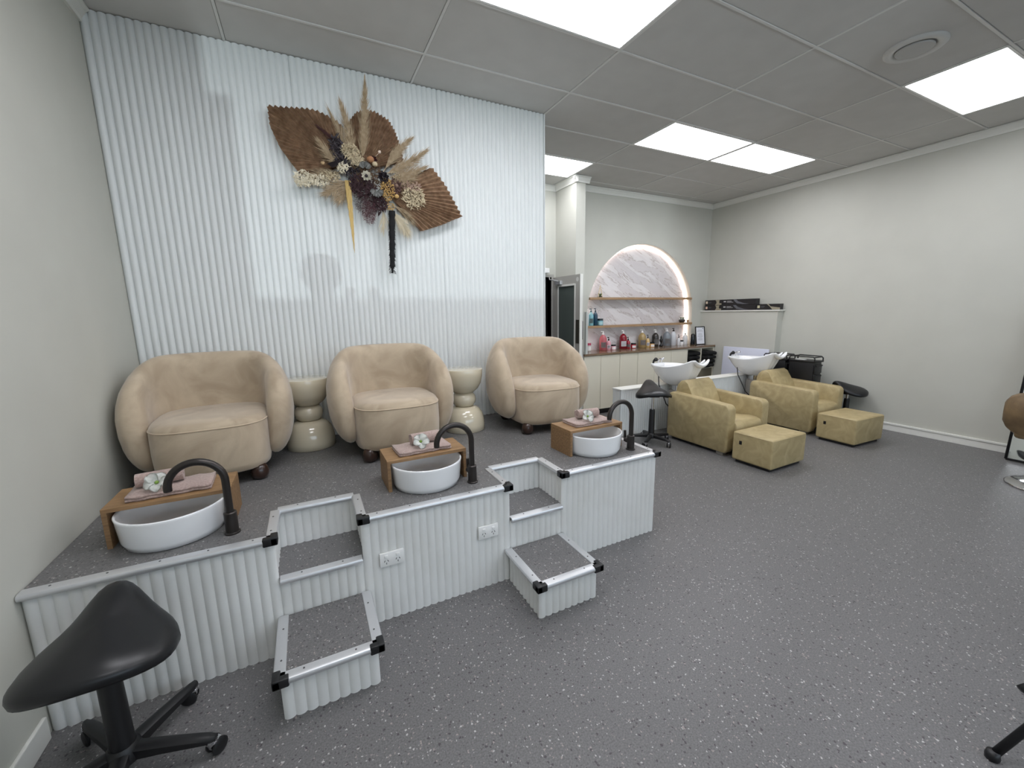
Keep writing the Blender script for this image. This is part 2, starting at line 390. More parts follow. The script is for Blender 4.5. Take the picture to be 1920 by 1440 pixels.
def cap(x, y, sx, sy, z, parent):
    """black L shaped corner cap; sx, sy: directions of the two arms"""
    b = new(); Ln = .043; t = .0145
    X0, X1 = sorted((x - sx * t, x + sx * Ln)); box(b, X0, X1, y - t, y + .014, z - .029, z + .008, .005)
    Y0, Y1 = sorted((y - sy * t, y + sy * Ln)); box(b, x - t, x + t, Y0, Y1, z - .0285, z + .0085, .005)
    obj('corner_cap', b, blackp, parent, True, angle=40)
for x, sx in ((a0, -1), (a1, 1), (b0, -1), (b1, 1), (XE, -1)): cap(x, PY0, sx, 1, ZP, plat)
def low_step(x0, x1, label):
    t = thing('low_step', label, 'step', (x0, 1.571, 0)); W = x1 - x0; D = PY0 + .004 - 1.571
    obj('tread', box(new(), 0, W, 0, D, Z1 - .02, Z1), floor_m, t)
    obj('front_panel', fluted(new(), (.01, .02, 0), (W - .01, .02, 0), FN, 0, Z1 - .02), flute_low, t, True, angle=50)
    obj('side_panel', fluted(new(), (.02, .012, 0), (.02, D, 0), (-1, 0, 0), 0, Z1 - .02), flute_low, t, True, angle=50)
    obj('side_panel', fluted(new(), (W - .02, .012, 0), (W - .02, D, 0), (1, 0, 0), 0, Z1 - .02), flute_low, t, True, angle=50)
    nosing((0, 0), (W, 0), (0, -1), Z1, t); nosing((0, 0), (0, D), (-1, 0), Z1, t); nosing((W, 0), (W, D), (1, 0), Z1, t)
    cap(0, 0, 1, 1, Z1, t); cap(W, 0, -1, 1, Z1, t)
low_step(-.222, .156, 'low white fluted step box with speckled tread nearest the black saddle stool')
low_step(.912, 1.29, 'low white fluted step box with speckled tread further right, between the two right basins')

# power outlets
def outlet(x, z, label):
    t = thing('power_outlet', label, 'outlet', (x, PF - .010, z), 0, 'double power outlets on the platform front')
    obj('plate', box(new(), -.059, .059, -.012, 0, -.037, .037, .004), white_pl, t, True, angle=40)
    for s in (-1, 1):
        cx_ = s * .028
        obj('switch', box(new(), cx_ - .009, cx_ + .009, -.017, -.011, .008, .026, .003), white_pl, t, True, angle=40)
        b = new()
        for dx, dz, a in ((-.008, -.006, .5), (.008, -.006, -.5), (0, -.019, 0)):
            box(b, -.0015, .0015, -.0128, -.011, -.005, .005, rot=Matrix.Translation((cx_ + dx, 0, dz)) @ Matrix.Rotation(a, 4, 'Y'))
        obj('socket_slots', b, dark_slot, t)
outlet(.277, .338, 'white double power outlet on the platform front, nearer the left steps')
outlet(.799, .340, 'white double power outlet on the platform front, nearer the right steps')

# ------------------------------------------------------------------ tub chairs
def superell(a, bb, e, n, y0=0):
    o = []
    for i in range(n):
        t = 2 * PI * i / n; c, s = math.cos(t), math.sin(t)
        o.append((a * abs(c) ** (2 / e) * (1 if c >= 0 else -1), y0 + bb * abs(s) ** (2 / e) * (1 if s >= 0 else -1)))
    return o
def tub_chair(loc, rz, label):
    t = thing('tub_chair', label, 'armchair', loc, rz, 'beige velvet tub chairs on the platform')
    # shell: fat padded wall swept round the back from arm tip to arm tip
    b = new(); NS, NR = 56, 26; rings = []
    for i in range(NS + 1):
        s = -1 + 2 * i / NS; ang = s * math.radians(124)          # 0 = back centre
        e = 2.5; ca, sa = math.cos(ang), math.sin(ang)
        A_, B_ = .346, .304
        px = A_ * abs(sa) ** (2 / e) * (1 if sa >= 0 else -1); py = B_ * abs(ca) ** (2 / e) * (1 if ca >= 0 else -1)
        P = Vector((px, py)); d = .01
        def pt(a):
            c_, s_ = math.cos(a), math.sin(a)
            return Vector((A_ * abs(s_) ** (2 / e) * (1 if s_ >= 0 else -1), B_ * abs(c_) ** (2 / e) * (1 if c_ >= 0 else -1)))
        tg = (pt(ang + d) - pt(ang - d)).normalized(); nr = Vector((-tg.y, tg.x))
        if nr.dot(Vector((px, py))) < 0: nr = -nr
        u = abs(s)
        top = .735 - .03 * u ** 2 - .30 * max(0, (u - .3) / .7) ** 2.5
        bot = .085 + .03 * u ** 4
        endf = 1 if u < .84 else math.sqrt(max(0.0004, 1 - ((u - .84) / .16) ** 2))
        hh = (top - bot) / 2 * (.45 + .55 * endf); zc = (top + bot) / 2; ht = (.068 + .048 * math.cos(u * PI / 2) ** 2) * (.15 + .85 * endf)
        ring = []
        for k in range(NR):
            a = 2 * PI * k / NR; c_, s_ = math.cos(a), math.sin(a)
            off = ht * abs(c_) ** (2 / 2.2) * (1 if c_ >= 0 else -1); zz = zc + hh * abs(s_) ** (2 / 2.6) * (1 if s_ >= 0 else -1)
            # outer face bulges at mid height, leans in at the top and bottom
            lean = -.05 * ((zz - .40) / .33) ** 2
            q = P + nr * (off + lean + .012)
            ring.append((q.x, q.y, zz))
        rings.append(ring)
    loft(b, rings)
    obj('shell', b, velvet, t, True)
    # seat block with domed top
    b = new(); rings = []; n_ = 48
    for f, z in ((.90, .075), (.965, .085), (.985, .12), (1, .22), (.995, .335), (.985, .36), (.95, .379), (.86, .391), (.6, .399), (.3, .402), (.02, .403)):
        rings.append([(x, y, z) for x, y in superell(.288 * f, .31 * f, 3.4, n_, -.025)])
    loft(b, rings); obj('seat', b, velvet, t, True)
    b = new(); ring = [(x, y, .352) for x, y in superell(.288 * .992, .31 * .992, 3.4, 48, -.025)]
    tube(b, ring + ring[:2], .0035, 6); obj('seat_piping', b, pipe_m, t, True)
    for x, y in ((-.215, -.25), (.215, -.25), (-.215, .24), (.215, .24)):
        obj('foot', lathe(new(), [(.02, .002), (.036, .008), (.046, .03), (.047, .05), (.04, .075), (.03, .09)], 18, (x, y, 0)), walnut, t, True)
    return t
tub = tub_chair((-.552, 2.985, ZP), math.radians(3), 'beige velvet tub chair nearest the left wall')
dup(tub, (.515, 2.965, ZP), 0, 'beige velvet tub chair in the middle, between the two side tables')
dup(tub, (1.735, 2.98, ZP), math.radians(-5), 'beige velvet tub chair at the right end of the platform')

# hourglass side tables
def side_table(loc, label):
    t = thing('side_table', label, 'side table', loc, 0, 'cream hourglass side tables')
    obj('base', lathe(new(), [(.160, 0), (.166, .004), (.166, .05), (.160, .10), (.145, .145), (.118, .18), (.085, .197), (.06, .20)], 40), cream_gl, t, True, angle=60)
    obj('middle_ball', lathe(new(), [(.05, .196), (.075, .202), (.092, .225), (.098, .255), (.092, .285), (.075, .308), (.05, .314)], 36), cream_gl, t, True)
    obj('top_bowl', lathe(new(), [(.05, .31), (.085, .316), (.118, .345), (.142, .39), (.155, .45), (.158, .50), (.155, .507), (.15, .508), (0, .508)], 40), cream_gl, t, True, angle=40)
    return t
st = side_table((-.04, 3.285, ZP), 'glossy cream hourglass side table between left and middle tub chairs')
dup(st, (1.115, 3.14, ZP), 0, 'glossy cream hourglass side table between middle and right tub chairs')

# ------------------------------------------------------------------ foot basins with bench, tap, towels, flower
def basin_set(cx_, y0, rz, names):
    M_ = Matrix.Translation((cx_, y0, ZP)) @ Matrix.Rotation(rz, 4, 'Z')
    def at(x, y, z): return tuple(M_ @ Vector((x, y, z)))
    W, D, Hh, T = .45, .235, .178, .018
    t = thing('wooden_bench', names[0], 'bench', at(0, 0, 0), rz, 'wooden bridges over the foot basins')
    obj('top_board', box(new(), -W / 2, W / 2, 0, D, Hh - T, Hh, .0012, 1), oak, t)
    for s in (-1, 1):
        x = s * (W / 2 - T / 2); obj('side_board', box(new(), x - T / 2, x + T / 2, .001, D - .001, 0, Hh - T, .001, 1), oak_v, t)
    bt = thing('foot_basin', names[1], 'basin', at(0, .052, 0), rz, 'white round foot basins')
    obj('bowl', lathe(new(), [(.165, 0), (.18, .004), (.19, .03), (.1985, .126), (.2, .135), (.197, .139), (.192, .138), (.189, .132), (.178, .05), (.16, .028), (.12, .02), (0, .018)], 64), ceramic, bt, True)
    obj('drain', lathe(new(), [(.022, .0195), (.022, .022), (0, .024)], 20), chrome, bt, True)
    tt = thing('tap', names[2], 'tap', at(.2265, -.085, 0), rz - .0, 'dark gooseneck taps')
    obj('body', lathe(new(), [(.031, 0), (.031, .006), (.0255, .009), (.0255, .098), (.022, .102), (.017, .103)], 24), gun_m, tt, True, angle=40)
    pts = [(0, 0, .10), (0, 0, .17), (0, 0, .245)] + arc((-.1, 0, .25), .1, 5, 175, 18) + [(-.2, 0, .24)]
    b = new(); tube(b, pts, .0155, 16); obj('spout', b, gun_m, tt, True, angle=50)
    b = new(); tube(b, [(0, .015, .055), (-.006, .05, .062)], .017, 14); tube(b, [(-.006, .05, .05), (-.006, .053, .125)], .0095, 12)
    obj('lever', b, gun_m, tt, True, angle=50)
    ft = thing('folded_towel', names[3], 'towel', at(0, 0, Hh), rz + names[6], 'dusty pink folded towels')
    b = new()
    for k in range(2):
        rings = []
        for i in range(15):
            x = -.15 + .30 * i / 14; zz = .0015 + .012 * k
            rings.append([(x, y + .003 * math.sin(i * 1.3 + k), zz + h + .002 * math.sin(i * 1.7 + y * 40)) for y, h in ((.03, .006), (.035, .0), (.12, 0), (.20, .0), (.206, .006), (.20, .0115), (.12, .012), (.035, .0115))])
        loft(b, rings)
    obj('towel_layers', b, towel_m, ft, True)
    rt = thing('rolled_towel', names[4], 'towel', at(names[7], .14, Hh + .027), rz + names[8], 'dusty pink rolled towels')
    b = new(); R0 = .036; sp = []
    for i in range(60):
        a = i / 59 * 2 * PI * 3.1; r = R0 * (.25 + .75 * i / 59); sp.append((r * math.cos(a), R0 + r * math.sin(a) * 1.0))
    # spiral strip with thickness
    out = []
    for i in range(60):
        a = i / 59 * 2 * PI * 3.1; r = R0 * (.25 + .75 * i / 59) - .006; out.append((r * math.cos(a), R0 + r * math.sin(a)))
    rings = [[(x, y, z) for y, z in sp + out[::-1]] for x in (-.085, -.083, -.03, .03, .083, .085)]
    rings[0] = [(x + .002, y * .97, z) for x, y, z in rings[0]]
    b2 = loft(b, rings, True, True)
    obj('roll', b, towel_m, rt, True, angle=60)
    fl = thing('flower', names[5], 'flower', at(names[9], .085, Hh + .045), rz, 'white orchid-like flowers')
    for k in range(5):
        a = 2 * PI * k / 5 + .4 + cx_; b = new(); rings = []
        for i in range(7):
            v = i / 6; wd = .024 * math.sin(PI * min(1, v * .85 + .1)) ** .7; rr = .004 + .044 * v; h = .016 + .02 * math.sin(v * 2.4) - .012 * v * (k % 2)
            rings.append([(rr, u * wd, h + .006 * u * u + .0015 * math.sin(v * 9 + u * 4)) for u in (-1, -.6, -.2, .2, .6, 1)])
        top_ = loft(b, rings, closed=False)
        g = [f for f in b.faces]
        ex = bmesh.ops.solidify(b, geom=g, thickness=.0012)
        bmesh.ops.transform(b, matrix=Matrix.Rotation(.85, 4, 'X') @ Matrix.Rotation(a, 4, 'Z'), verts=b.verts)
        obj('petal', b, petal, fl, True)
    obj('flower_centre', sphere(new(), (0, -.014, .014), .008, 10), leafg, fl, True)
basin_set(-.605, 2.165, 0, ['oak bench bridging the leftmost foot basin', 'white round foot basin nearest the left wall', 'dark gunmetal gooseneck tap by the leftmost basin',
          'folded dusty pink towel on the leftmost oak bench', 'rolled pink towel on the leftmost folded towel', 'white flower on the towel at the leftmost basin', .05, -.055, .12, -.05])
basin_set(.5455, 2.165, .01, ['oak bench bridging the middle foot basin', 'white round foot basin in the middle of the platform', 'dark gunmetal gooseneck tap by the middle basin',
          'folded dusty pink towel on the middle oak bench', 'rolled pink towel on the middle folded towel', 'white flower on the towel at the middle basin', .05, .02, .1, -.02])
basin_set(1.715, 2.15, .03, ['oak bench bridging the rightmost foot basin', 'white round foot basin at the right end of the platform', 'dark gunmetal gooseneck tap by the rightmost basin',
          'folded dusty pink towel on the rightmost oak bench', 'rolled pink towel on the rightmost folded towel', 'white flower on the towel at the rightmost basin', -.03, .02, -.1, -.03])

# ------------------------------------------------------------------ saddle stools
def saddle_stool(loc, rz, label, seat_z, base_rot=0.0, cyl_top=.40, bs=1.0):
    t = thing('saddle_stool', label, 'stool', loc, rz, 'black saddle stools on casters')
    def W(v): return .198 - .04 * max(0, v) ** 1 - .065 * max(0, v) ** 2 - .02 * max(0, -v) ** 3
    def top(u, v):
        x = u * W(v); rho = min(1.0, (abs(u) ** 2.63 + abs(v) ** 2.63) ** .38)
        ridge = .102 * ((v + 1) / 2) ** 1.25 * math.exp(-(abs(x) / .088) ** 2.6)
        z = .055 + ridge - .042 * (abs(x) / .2) ** 2.4 + .012 * (1 - v) * math.exp(-(x / .1) ** 2) * 0
        z -= .026 * rho ** 7
        return z
    b = new(); n_ = 40; rings = []
    def ringpts(rho, dz=0, sc=1):
        o = []
        for i in range(n_):
            a = 2 * PI * i / n_; u, v = rho * abs(math.cos(a)) ** .76 * (1 if math.cos(a) >= 0 else -1), rho * abs(math.sin(a)) ** .76 * (1 if math.sin(a) >= 0 else -1)
            o.append((u * W(v) * sc, v * .185 * sc, top(u, v) + dz))
        return o
    for rho in (.02, .2, .4, .6, .75, .87, .95, 1): rings.append(ringpts(rho))
    rings.append(ringpts(1, -.014, 1.012)); rings.append(ringpts(1, -.03, .995)); rings.append(ringpts(.93, -.044)); rings.append(ringpts(.6, -.052)); rings.append(ringpts(.05, -.056))
    rings = [[(x, y, z + seat_z) for x, y, z in r] for r in rings]
    loft(b, rings); obj('seat', b, black_v, t, True)
    b = new(); box(b, -.06, .06, -.07, .07, seat_z - .035, seat_z + .0, .01); obj('seat_mechanism', b, blackp, t, True, angle=40)
    ct = min(cyl_top, seat_z - .04)
    obj('column', lathe(new(), [(.036, .07), (.034, .1), (.031, ct - .02), (.028, ct)], 20), blackp, t, True, angle=50)
    obj('gas_lift', lathe(new(), [(.014, ct - .01), (.014, seat_z - .03)], 14), chrome, t, True, angle=50)
    b = new(); tube(b, [(.05, 0, seat_z - .02), (.12, -.02, seat_z - .035)], .0045, 8); lv = obj('lever', b, chrome, t, True)
    b = new(); tube(b, [(.115, -.0186, seat_z - .034), (.17, -.034, seat_z - .04)], .008, 10); obj('lever_grip', b, blackp, lv, True)
    b = new(); lathe(b, [(.05, .062), (.052, .075), (.046, .105), (.037, .118)], 20)
    obj('hub', b, blackp, t, True, angle=50)
    for k in range(5):
        a = base_rot + 2 * PI * k / 5; b = new(); rings = []
        for r_, w_, z0, z1 in ((.03, .024, .066, .108), (.12, .021, .066, .10), (.21, .019, .063, .09), (.255, .018, .062, .084), (.278, .010, .064, .08)):
            rings.append([(r_ * bs, -w_, z0), (r_ * bs, w_, z0), (r_ * bs, w_, z1 - .008), (r_ * bs, w_ * .5, z1), (r_ * bs, -w_ * .5, z1), (r_ * bs, -w_, z1 - .008)])
        loft(b, rings); bmesh.ops.transform(b, matrix=Matrix.Rotation(a, 4, 'Z'), verts=b.verts)
        obj('base_arm', b, blackp, t, True, angle=45)
        p = Matrix.Rotation(a, 4, 'Z') @ Vector((.262 * bs, 0, 0)); sw = a + 1.1 + k
        Mx = Matrix.Translation(p) @ Matrix.Rotation(sw, 4, 'Z')
        b = new(); lathe(b, [(.016, .048), (.019, .054), (.019, .058), (.014, .059), (.018, .061), (.018, .066)], 14)
        box(b, -.012, .03, -.0085, .0085, .03, .053, .003); 
        cs = None
        bmesh.ops.transform(b, matrix=Mx, verts=b.verts); cs = obj('caster', b, chrome, t, True, angle=45)
        b = new()
        for s in (-1, 1):
            rr = [[(.014 + .0275 * q * math.cos(2 * PI * i / 20), s * (.010 + y), .0285 + .0275 * q * math.sin(2 * PI * i / 20)) for i in range(20)] for q, y in ((.85, 0), (1, .003), (1, .009), (.8, .012), (.3, .013))]
            loft(b, rr)
        bmesh.ops.transform(b, matrix=Mx, verts=b.verts); obj('wheel', b, blackp, cs, True, angle=45)
    return t
s1 = saddle_stool((-.685, 1.63, 0), 0, 'large black saddle stool in the left foreground against the platform', .478, math.radians(-15), .41)
bpy.context.view_layer.update()
s2 = saddle_stool((3.50, 3.40, 0), math.radians(-26), 'black saddle stool between the fluted screen and the first wash chair', .585, math.radians(20), .40, .88)
s3 = saddle_stool((6.2, 2.70, 0), math.radians(65), 'black saddle stool behind the far wash chair by the right wall, mostly hidden', .455, math.radians(5), .36, .68)

# ------------------------------------------------------------------ wash chairs
def wash_chair(loc, label):
    t = thing('wash_chair', label, 'armchair', loc, 0, 'tan leather hair wash chairs')
    W, D, AH = .67, .80, .575
    def arm(x0, x1):
        b = new(); rings = []
        # outline in YZ: front edge rounded, top sloping slightly down to the front
        out = []
        out += [(0.03, .035), (.012, .05), (0, .09)]
        out += [(0.0, AH - .085)] + [(.06 - .06 * math.cos(a), AH - .085 + .06 * math.sin(a)) for a in (math.radians(20), math.radians(45), math.radians(70), math.radians(90))]
        out += [(D - .05, AH + .0), (D - .02, AH - .012), (D, AH - .05), (D, .06), (D - .015, .035)]
        def ins(k, q):
            cy_, cz_ = D / 2, .30
            return [(q, cy_ + (y - cy_) * (1 - k / cy_), cz_ + (z - cz_) * (1 - k / .28)) for y, z in out]
        for x, k in ((x0, .012), (x0 + .008, .003), (x0 + .02, 0), (x1 - .02, 0), (x1 - .008, .003), (x1, .012)): rings.append(ins(k, x))
        loft(b, rings); return b
    obj('arm', arm(0, .115), leather_m, t, True, angle=50); obj('arm', arm(W - .115, W), leather_m, t, True, angle=50)
    b = new(); xw0, xw1 = .118, W - .118
    prof = [(.02, .08), (-.012, .10), (-.02, .22), (-.015, .30), (.01, .345), (.06, .362), (.14, .365), (.25, .35), (.42, .335), (.55, .33), (.55, .08)]
    loft(b, [[(x, y + k * (1 if y < .2 else 0), z - k * (1 if z > .2 else 0)) for y, z in prof] for x, k in ((xw0, .012), (xw0 + .012, 0), (xw1 - .012, 0), (xw1, .012))])
    obj('seat', b, leather_m, t, True, angle=50)
    b = new()
    prof = [(.44, .33), (.50, .45), (.585, .61), (.635, .69), (.68, .715), (.73, .70), (.775, .655), (.795, .60), (.79, .50), (.72, .33)]
    loft(b, [[(x, .62 + (y - .62) * k, .5 + (z - .5) * k) for y, z in prof] for x, k in ((xw0 - .0, .94), (xw0 + .014, 1), (xw1 - .014, 1), (xw1, .94))])
    obj('backrest', b, leather_m, t, True, angle=50)
    obj('plinth', box(new(), .05, W - .05, .09, D - .05, 0, .09), blackp, t)
    for x in (.03, W - .09): obj('glide', box(new(), x, x + .06, .06, .14, 0, .036), mat_glide, t)
    return t
mat_glide = mat('grey glide', (150, 146, 138), .5)
wc = wash_chair((3.801, 2.65, 0), 'tan leather wash chair nearer the pedicure platform')
dup(wc, (5.33, 2.65, 0), 0, 'tan leather wash chair nearer the right wall')
def footstool(loc, rz, label):
    t = thing('footstool', label, 'footstool', loc, rz, 'tan leather footstools')
    obj('cushion', box(new(), 0, .555, 0, .40, .028, .318, .02, 4), leather_m, t, True)
    b = new(); r_ = superell(.275, .197, 12, 48)
    tube(b, [(x + .2775, y + .2, .306) for x, y in r_ + r_[:2]], .004, 6); obj('piping', b, leather_m, t, True)
    obj('base', box(new(), .03, .525, .03, .37, 0, .03), blackp, t)
    obj('tab', box(new(), -.004, .002, .30, .325, .20, .235), blackp, t)
    return t
fs = footstool((3.767, 2.165, 0), .016, 'tan leather footstool in front of the nearer wash chair')
dup(fs, (5.25, 2.165, 0), -.04, 'tan leather footstool in front of the far wash chair')

# ------------------------------------------------------------------ low fluted screen
t = thing('fluted_screen', 'low white fluted plumbing screen standing behind the wash chairs', 'screen', (3.337, 3.737, 0))
WS = 2.42
obj('body', box(new(), 0, WS, .02, .16, 0, .575), trim_m, t)
obj('fluted_front', fluted(new(), (0, .014, 0), (WS, .014, 0), FN, 0, .575, .034, .007), flute_m, t, True, angle=50)
obj('fluted_end', fluted(new(), (.004, .02, 0), (.004, .16, 0), (-1, 0, 0), 0, .575, .034, .006, .004), flute_m, t, True, angle=50)
obj('top_board', box(new(), -.006, WS, .0, .168, .575, .592, .002, 1), trim_m, t)

# ------------------------------------------------------------------ hair wash bowls
def wash_bowl(cx_, label):
    t = thing('wash_bowl', label, 'basin', (cx_, 3.59, 0), 0, 'white tilting hair wash bowls')
    def rim(a, k=1.0):
        # a measured so that -90 deg is the neck side (towards the chair)
        f = max(0, -math.sin(a))
        x = .235 * math.cos(a) * (1 - .12 * f ** 2); y = .06 + .34 * math.sin(a)
        z = .835 + .085 * f ** 1.6
        horn = math.exp(-((abs(x) - .105) / .04) ** 2) * (f > .3) * min(1, (f - .3) * 4) if f > .3 else 0
        z += .035 * horn; y -= .05 * horn
        dip = math.exp(-(x / .06) ** 2) * f ** 6
        z -= .045 * dip; y += .005 * dip
        return x, y, z
    b = new(); n_ = 56; rings = []
    An = [2 * PI * i / n_ for i in range(n_)]
    def ring(f, zz, yc, mixz):       # f: scale towards the post centre; mixz: how far down from the rim to zz
        o = []
        for a in An:
            x, y, z = rim(a); o.append((x * f, yc + (y - yc) * f, z + (zz - z) * mixz))
        return o
    rings.append([(x * .42, .01 + (y - .01) * .32, .60) for x, y, z in map(rim, An)])
    rings.append(ring(.52, .60, .01, .90)); rings.append(ring(.70, .60, .01, .68)); rings.append(ring(.87, .60, .02, .36)); rings.append(ring(.97, .60, .03, .10)); rings.append(ring(1.0, .60, .03, .02))
    rings.append([(x * .99, y, z + .006) for x, y, z in map(rim, An)]); rings.append([(x * .955, .03 + (y - .03) * .965, z + .004) for x, y, z in map(rim, An)])
    rings.append([(x * .92, .03 + (y - .03) * .93, z - .02 + (.66 - z) * .05) for x, y, z in map(rim, An)])
    rings.append(ring(.80, .66, .03, .45)); rings.append(ring(.6, .66, .02, .85)); rings.append(ring(.25, .66, .02, 1.0))
    loft(b, rings); obj('bowl', b, ceramic, t, True)
    b = new(); rings = []
    for i in range(17):
        q = -1 + 2 * i / 16; P_ = Vector((.118 * q, -.285 - .03 * (1 - q * q) - .03 * q * q, .872 + .062 * abs(q) ** 2.2)); r_ = .024 * (1 - .5 * abs(q) ** 4)
        rings.append([P_ + Vector((0, r_ * 1.5 * math.cos(a_), r_ * math.sin(a_) - .35 * r_ * math.cos(a_))) for a_ in [2 * PI * k / 14 for k in range(14)]])
    loft(b, rings); obj('neck_rest', b, ceramic, t, True)
    obj('collar', lathe(new(), [(.075, .535), (.08, .54), (.08, .60), (.07, .608)], 24), chrome, t, True, angle=40)
    obj('pedestal', lathe(new(), [(.115, 0), (.115, .50), (.11, .535), (.07, .54)], 32), mat_ped, t, True, angle=40)
    b = new(); box(b, -.10, .10, .33, .385, .80, .845, .01, 3); obj('tap_deck', b, ceramic, t, True, angle=50)
    b = new(); tube(b, [(0, .35, .84), (0, .345, .875), (-.01, .31, .90), (-.02, .25, .905)], .012, 10); tube(b, [(.06, .35, .84), (.06, .35, .89), (.05, .30, .91)], .008, 8)
    obj('mixer', b, chrome, t, True)
    b = new(); tube(b, [(-.08, .36, .84), (-.085, .34, .885)], .012, 10); tube(b, [(-.075, .36, .87), (-.09, .30, .90)], [.012, .026], 12); obj('hand_shower', b, blackp, t, True)
    b = new(); tube(b, [(-.17, .17, .70), (-.2, .13, .60), (-.21, .06, .50), (-.2, .0, .38), (-.16, -.06, .31), (-.10, -.075, .30)], .007, 8); obj('hose', b, blackp, t, True)
    return t
mat_ped = mat('grey pedestal', (128, 124, 118), .5)
wb = wash_bowl(4.125, 'white wash bowl behind the nearer tan wash chair')
dup(wb, (5.66, 3.59, 0), 0, 'white wash bowl behind the far tan wash chair')

# ------------------------------------------------------------------ counter
YC = 4.75; CZ = .925
t = thing('counter_cabinet', 'long cream base cabinet under the arched niche', 'cabinet', (0, 0, 0))
obj('carcass', box(new(), 3.52, 5.60, YC + .022, 5.06, .08, CZ - .03), cream_cab, t)
obj('kickboard', box(new(), 3.52, 6.275, YC + .06, 5.05, 0, .08), blackp, t)
dx = [3.52, 3.828, 4.185, 4.543, 4.90, 5.257, 5.612]
for x0, x1 in zip(dx, dx[1:]): obj('cabinet_door', box(new(), x0 + .0025, x1 - .0025, YC, YC + .02, .085, CZ - .036, .002, 1), cream_cab, t)
b = new(); box(b, 5.612, 5.632, YC, 5.06, .08, .895); box(b, 5.95, 5.968, YC, 5.06, .55, .877); box(b, 6.255, 6.275, YC, 5.06, .08, .895)
box(b, 5.632, 6.255, YC, 5.06, .877, .895); box(b, 5.632, 6.255, YC, 5.06, .53, .55); box(b, 5.632, 6.255, 5.03, 5.06, .08, .877)
obj('open_shelves', b, cream_cab, t)
obj('cabinet_door', box(new(), 5.635, 6.252, YC, YC + .02, .085, .528, .002, 1), mat('olive grey door', (112, 106, 88), .5), t)
tag(obj('countertop', box(new(), 3.512, 6.277, YC - .022, 5.06, CZ - .03, CZ, .002, 1), counter_m), 'glossy brown wood-grain countertop under the arched niche', 'countertop')
# the top also runs into the niche
tag(obj('countertop', box(new(), cx - ra + .003, cx + ra - .003, 5.061, YN - .002, CZ - .03, CZ), counter_m), 'strip of brown countertop running into the foot of the arched niche', 'countertop')
for i, (x0, x1, yo) in enumerate(((5.66, 5.93, 0), (6.0, 6.22, .09))):
    t = thing('black_towels', ['bundle of black towels in the left cubby of the counter', 'bundle of black towels bulging out of the right cubby of the counter'][i], 'towel', (0, YC - yo, .552), 0, 'black towels in the counter cubbies')
    for k in range(4):
        b = new(); rings = []; hz = .06
        for q in range(9):
            s = q / 8; rings.append([(x0 + (x1 - x0) * s + .004 * math.sin(9 * a + k), .13 + (.125 + .02 * math.sin(5 * s + k)) * abs(math.cos(a)) ** .6 * (1 if math.cos(a) > 0 else -1), .036 + k * .068 + .036 * abs(math.sin(a)) ** .7 * (1 if math.sin(a) > 0 else -1) * (1 + .1 * math.sin(7 * s + 2 * k))) for a in [2 * PI * m_ / 14 for m_ in range(14)]])
        loft(b, rings); obj('folded_towel', b, towel_b, t, True)
# niche shelves
for z, lb in ((1.718, 'upper oak shelf across the marble arch'), (1.293, 'lower oak shelf across the marble arch')):
    hw = math.sqrt(max(0, ra * ra - max(0, z - zs) ** 2)) - .002
    o = obj('niche_shelf', box(new(), cx - hw, cx + hw, 5.045, YN - .033, z - .017, z + .017, .002, 1), shelf_m); tag(o, lb, 'shelf', 'oak shelves in the arch')
# led strip
b = new(); pts = [(cx + ra - .018, YN - .02, .95), (cx + ra - .018, YN - .02, 1.25), (cx + ra - .018, YN - .02, zs)] + [(cx + (ra - .018) * math.cos(a), YN - .02, zs + (ra - .018) * math.sin(a)) for a in [PI * i / 40 for i in range(1, 40)]] + [(cx - ra + .018, YN - .02, zs), (cx - ra + .018, YN - .02, .95)]
tube(b, pts, .009, 8); tag(obj('led_strip', b, led_m, None, True), 'glowing light strip around the inside edge of the marble arch', 'light')

# bottles -------------------------------------------------------------
BM = {}
def bmat(col, rough=.2):
    if col not in BM: BM[col] = mat('plastic %d %d %d' % col, col, rough, coat=.2)
    return BM[col]
def bottle(x, y, z, wd, ht, col, pump, label, lbl=True, cap_h=.055, group='hair product bottles and jars on the counter', parts=True, neck=.3, lc=(232, 230, 232)):
    t = thing('pump_bottle', label, 'bottle', (x, y, z), 0, group); r = wd / 2; hb = ht - cap_h
    obj('bottle_body', lathe(new(), [(r * .9, 0), (r, .006), (r, hb * .68), (r * .93, hb * .78), (r * .65, hb * .9), (r * neck, hb * .97), (r * neck, hb)], 20), bmat(col), t, True, angle=50)
    b = new(); lathe(b, [(r * .34, hb - .002), (r * .34, hb + .016), (r * .16, hb + .02), (r * .12, hb + .04)], 12)
    box(b, -r * .75, r * .16, -r * .14, r * .14, hb + .04, hb + .052, .002, 1)
    obj('pump', b, bmat(pump), t, True, angle=40)
    if lbl:
        b = new(); h0, h1 = hb * .18, hb * .52; hw = .62
        rr = [[((r + dr) * math.sin(a), -(r + dr) * math.cos(a), zz) for zz in (h0, h1)] for dr in (.0012,) for a in [-.75 - .43 + 1.5 * i / 8 for i in range(9)]]
        loft(b, rr, closed=False); bmesh.ops.solidify(b, geom=list(b.faces), thickness=.0008); lo = obj('label', b, bmat(lc, .5), t, True)
        b = new()
        for k in range(4):
            zz = h0 + (h1 - h0) * (.2 + .19 * k); rr = [[((r + .0026) * math.sin(a), -(r + .0026) * math.cos(a), zz + d) for d in (0, .003)] for a in [-1.0 + 1.1 * i / 6 for i in range(7)]]
            loft(b, rr, closed=False)
        obj('print', b, bmat((90, 90, 95), .6), lo)
    return t
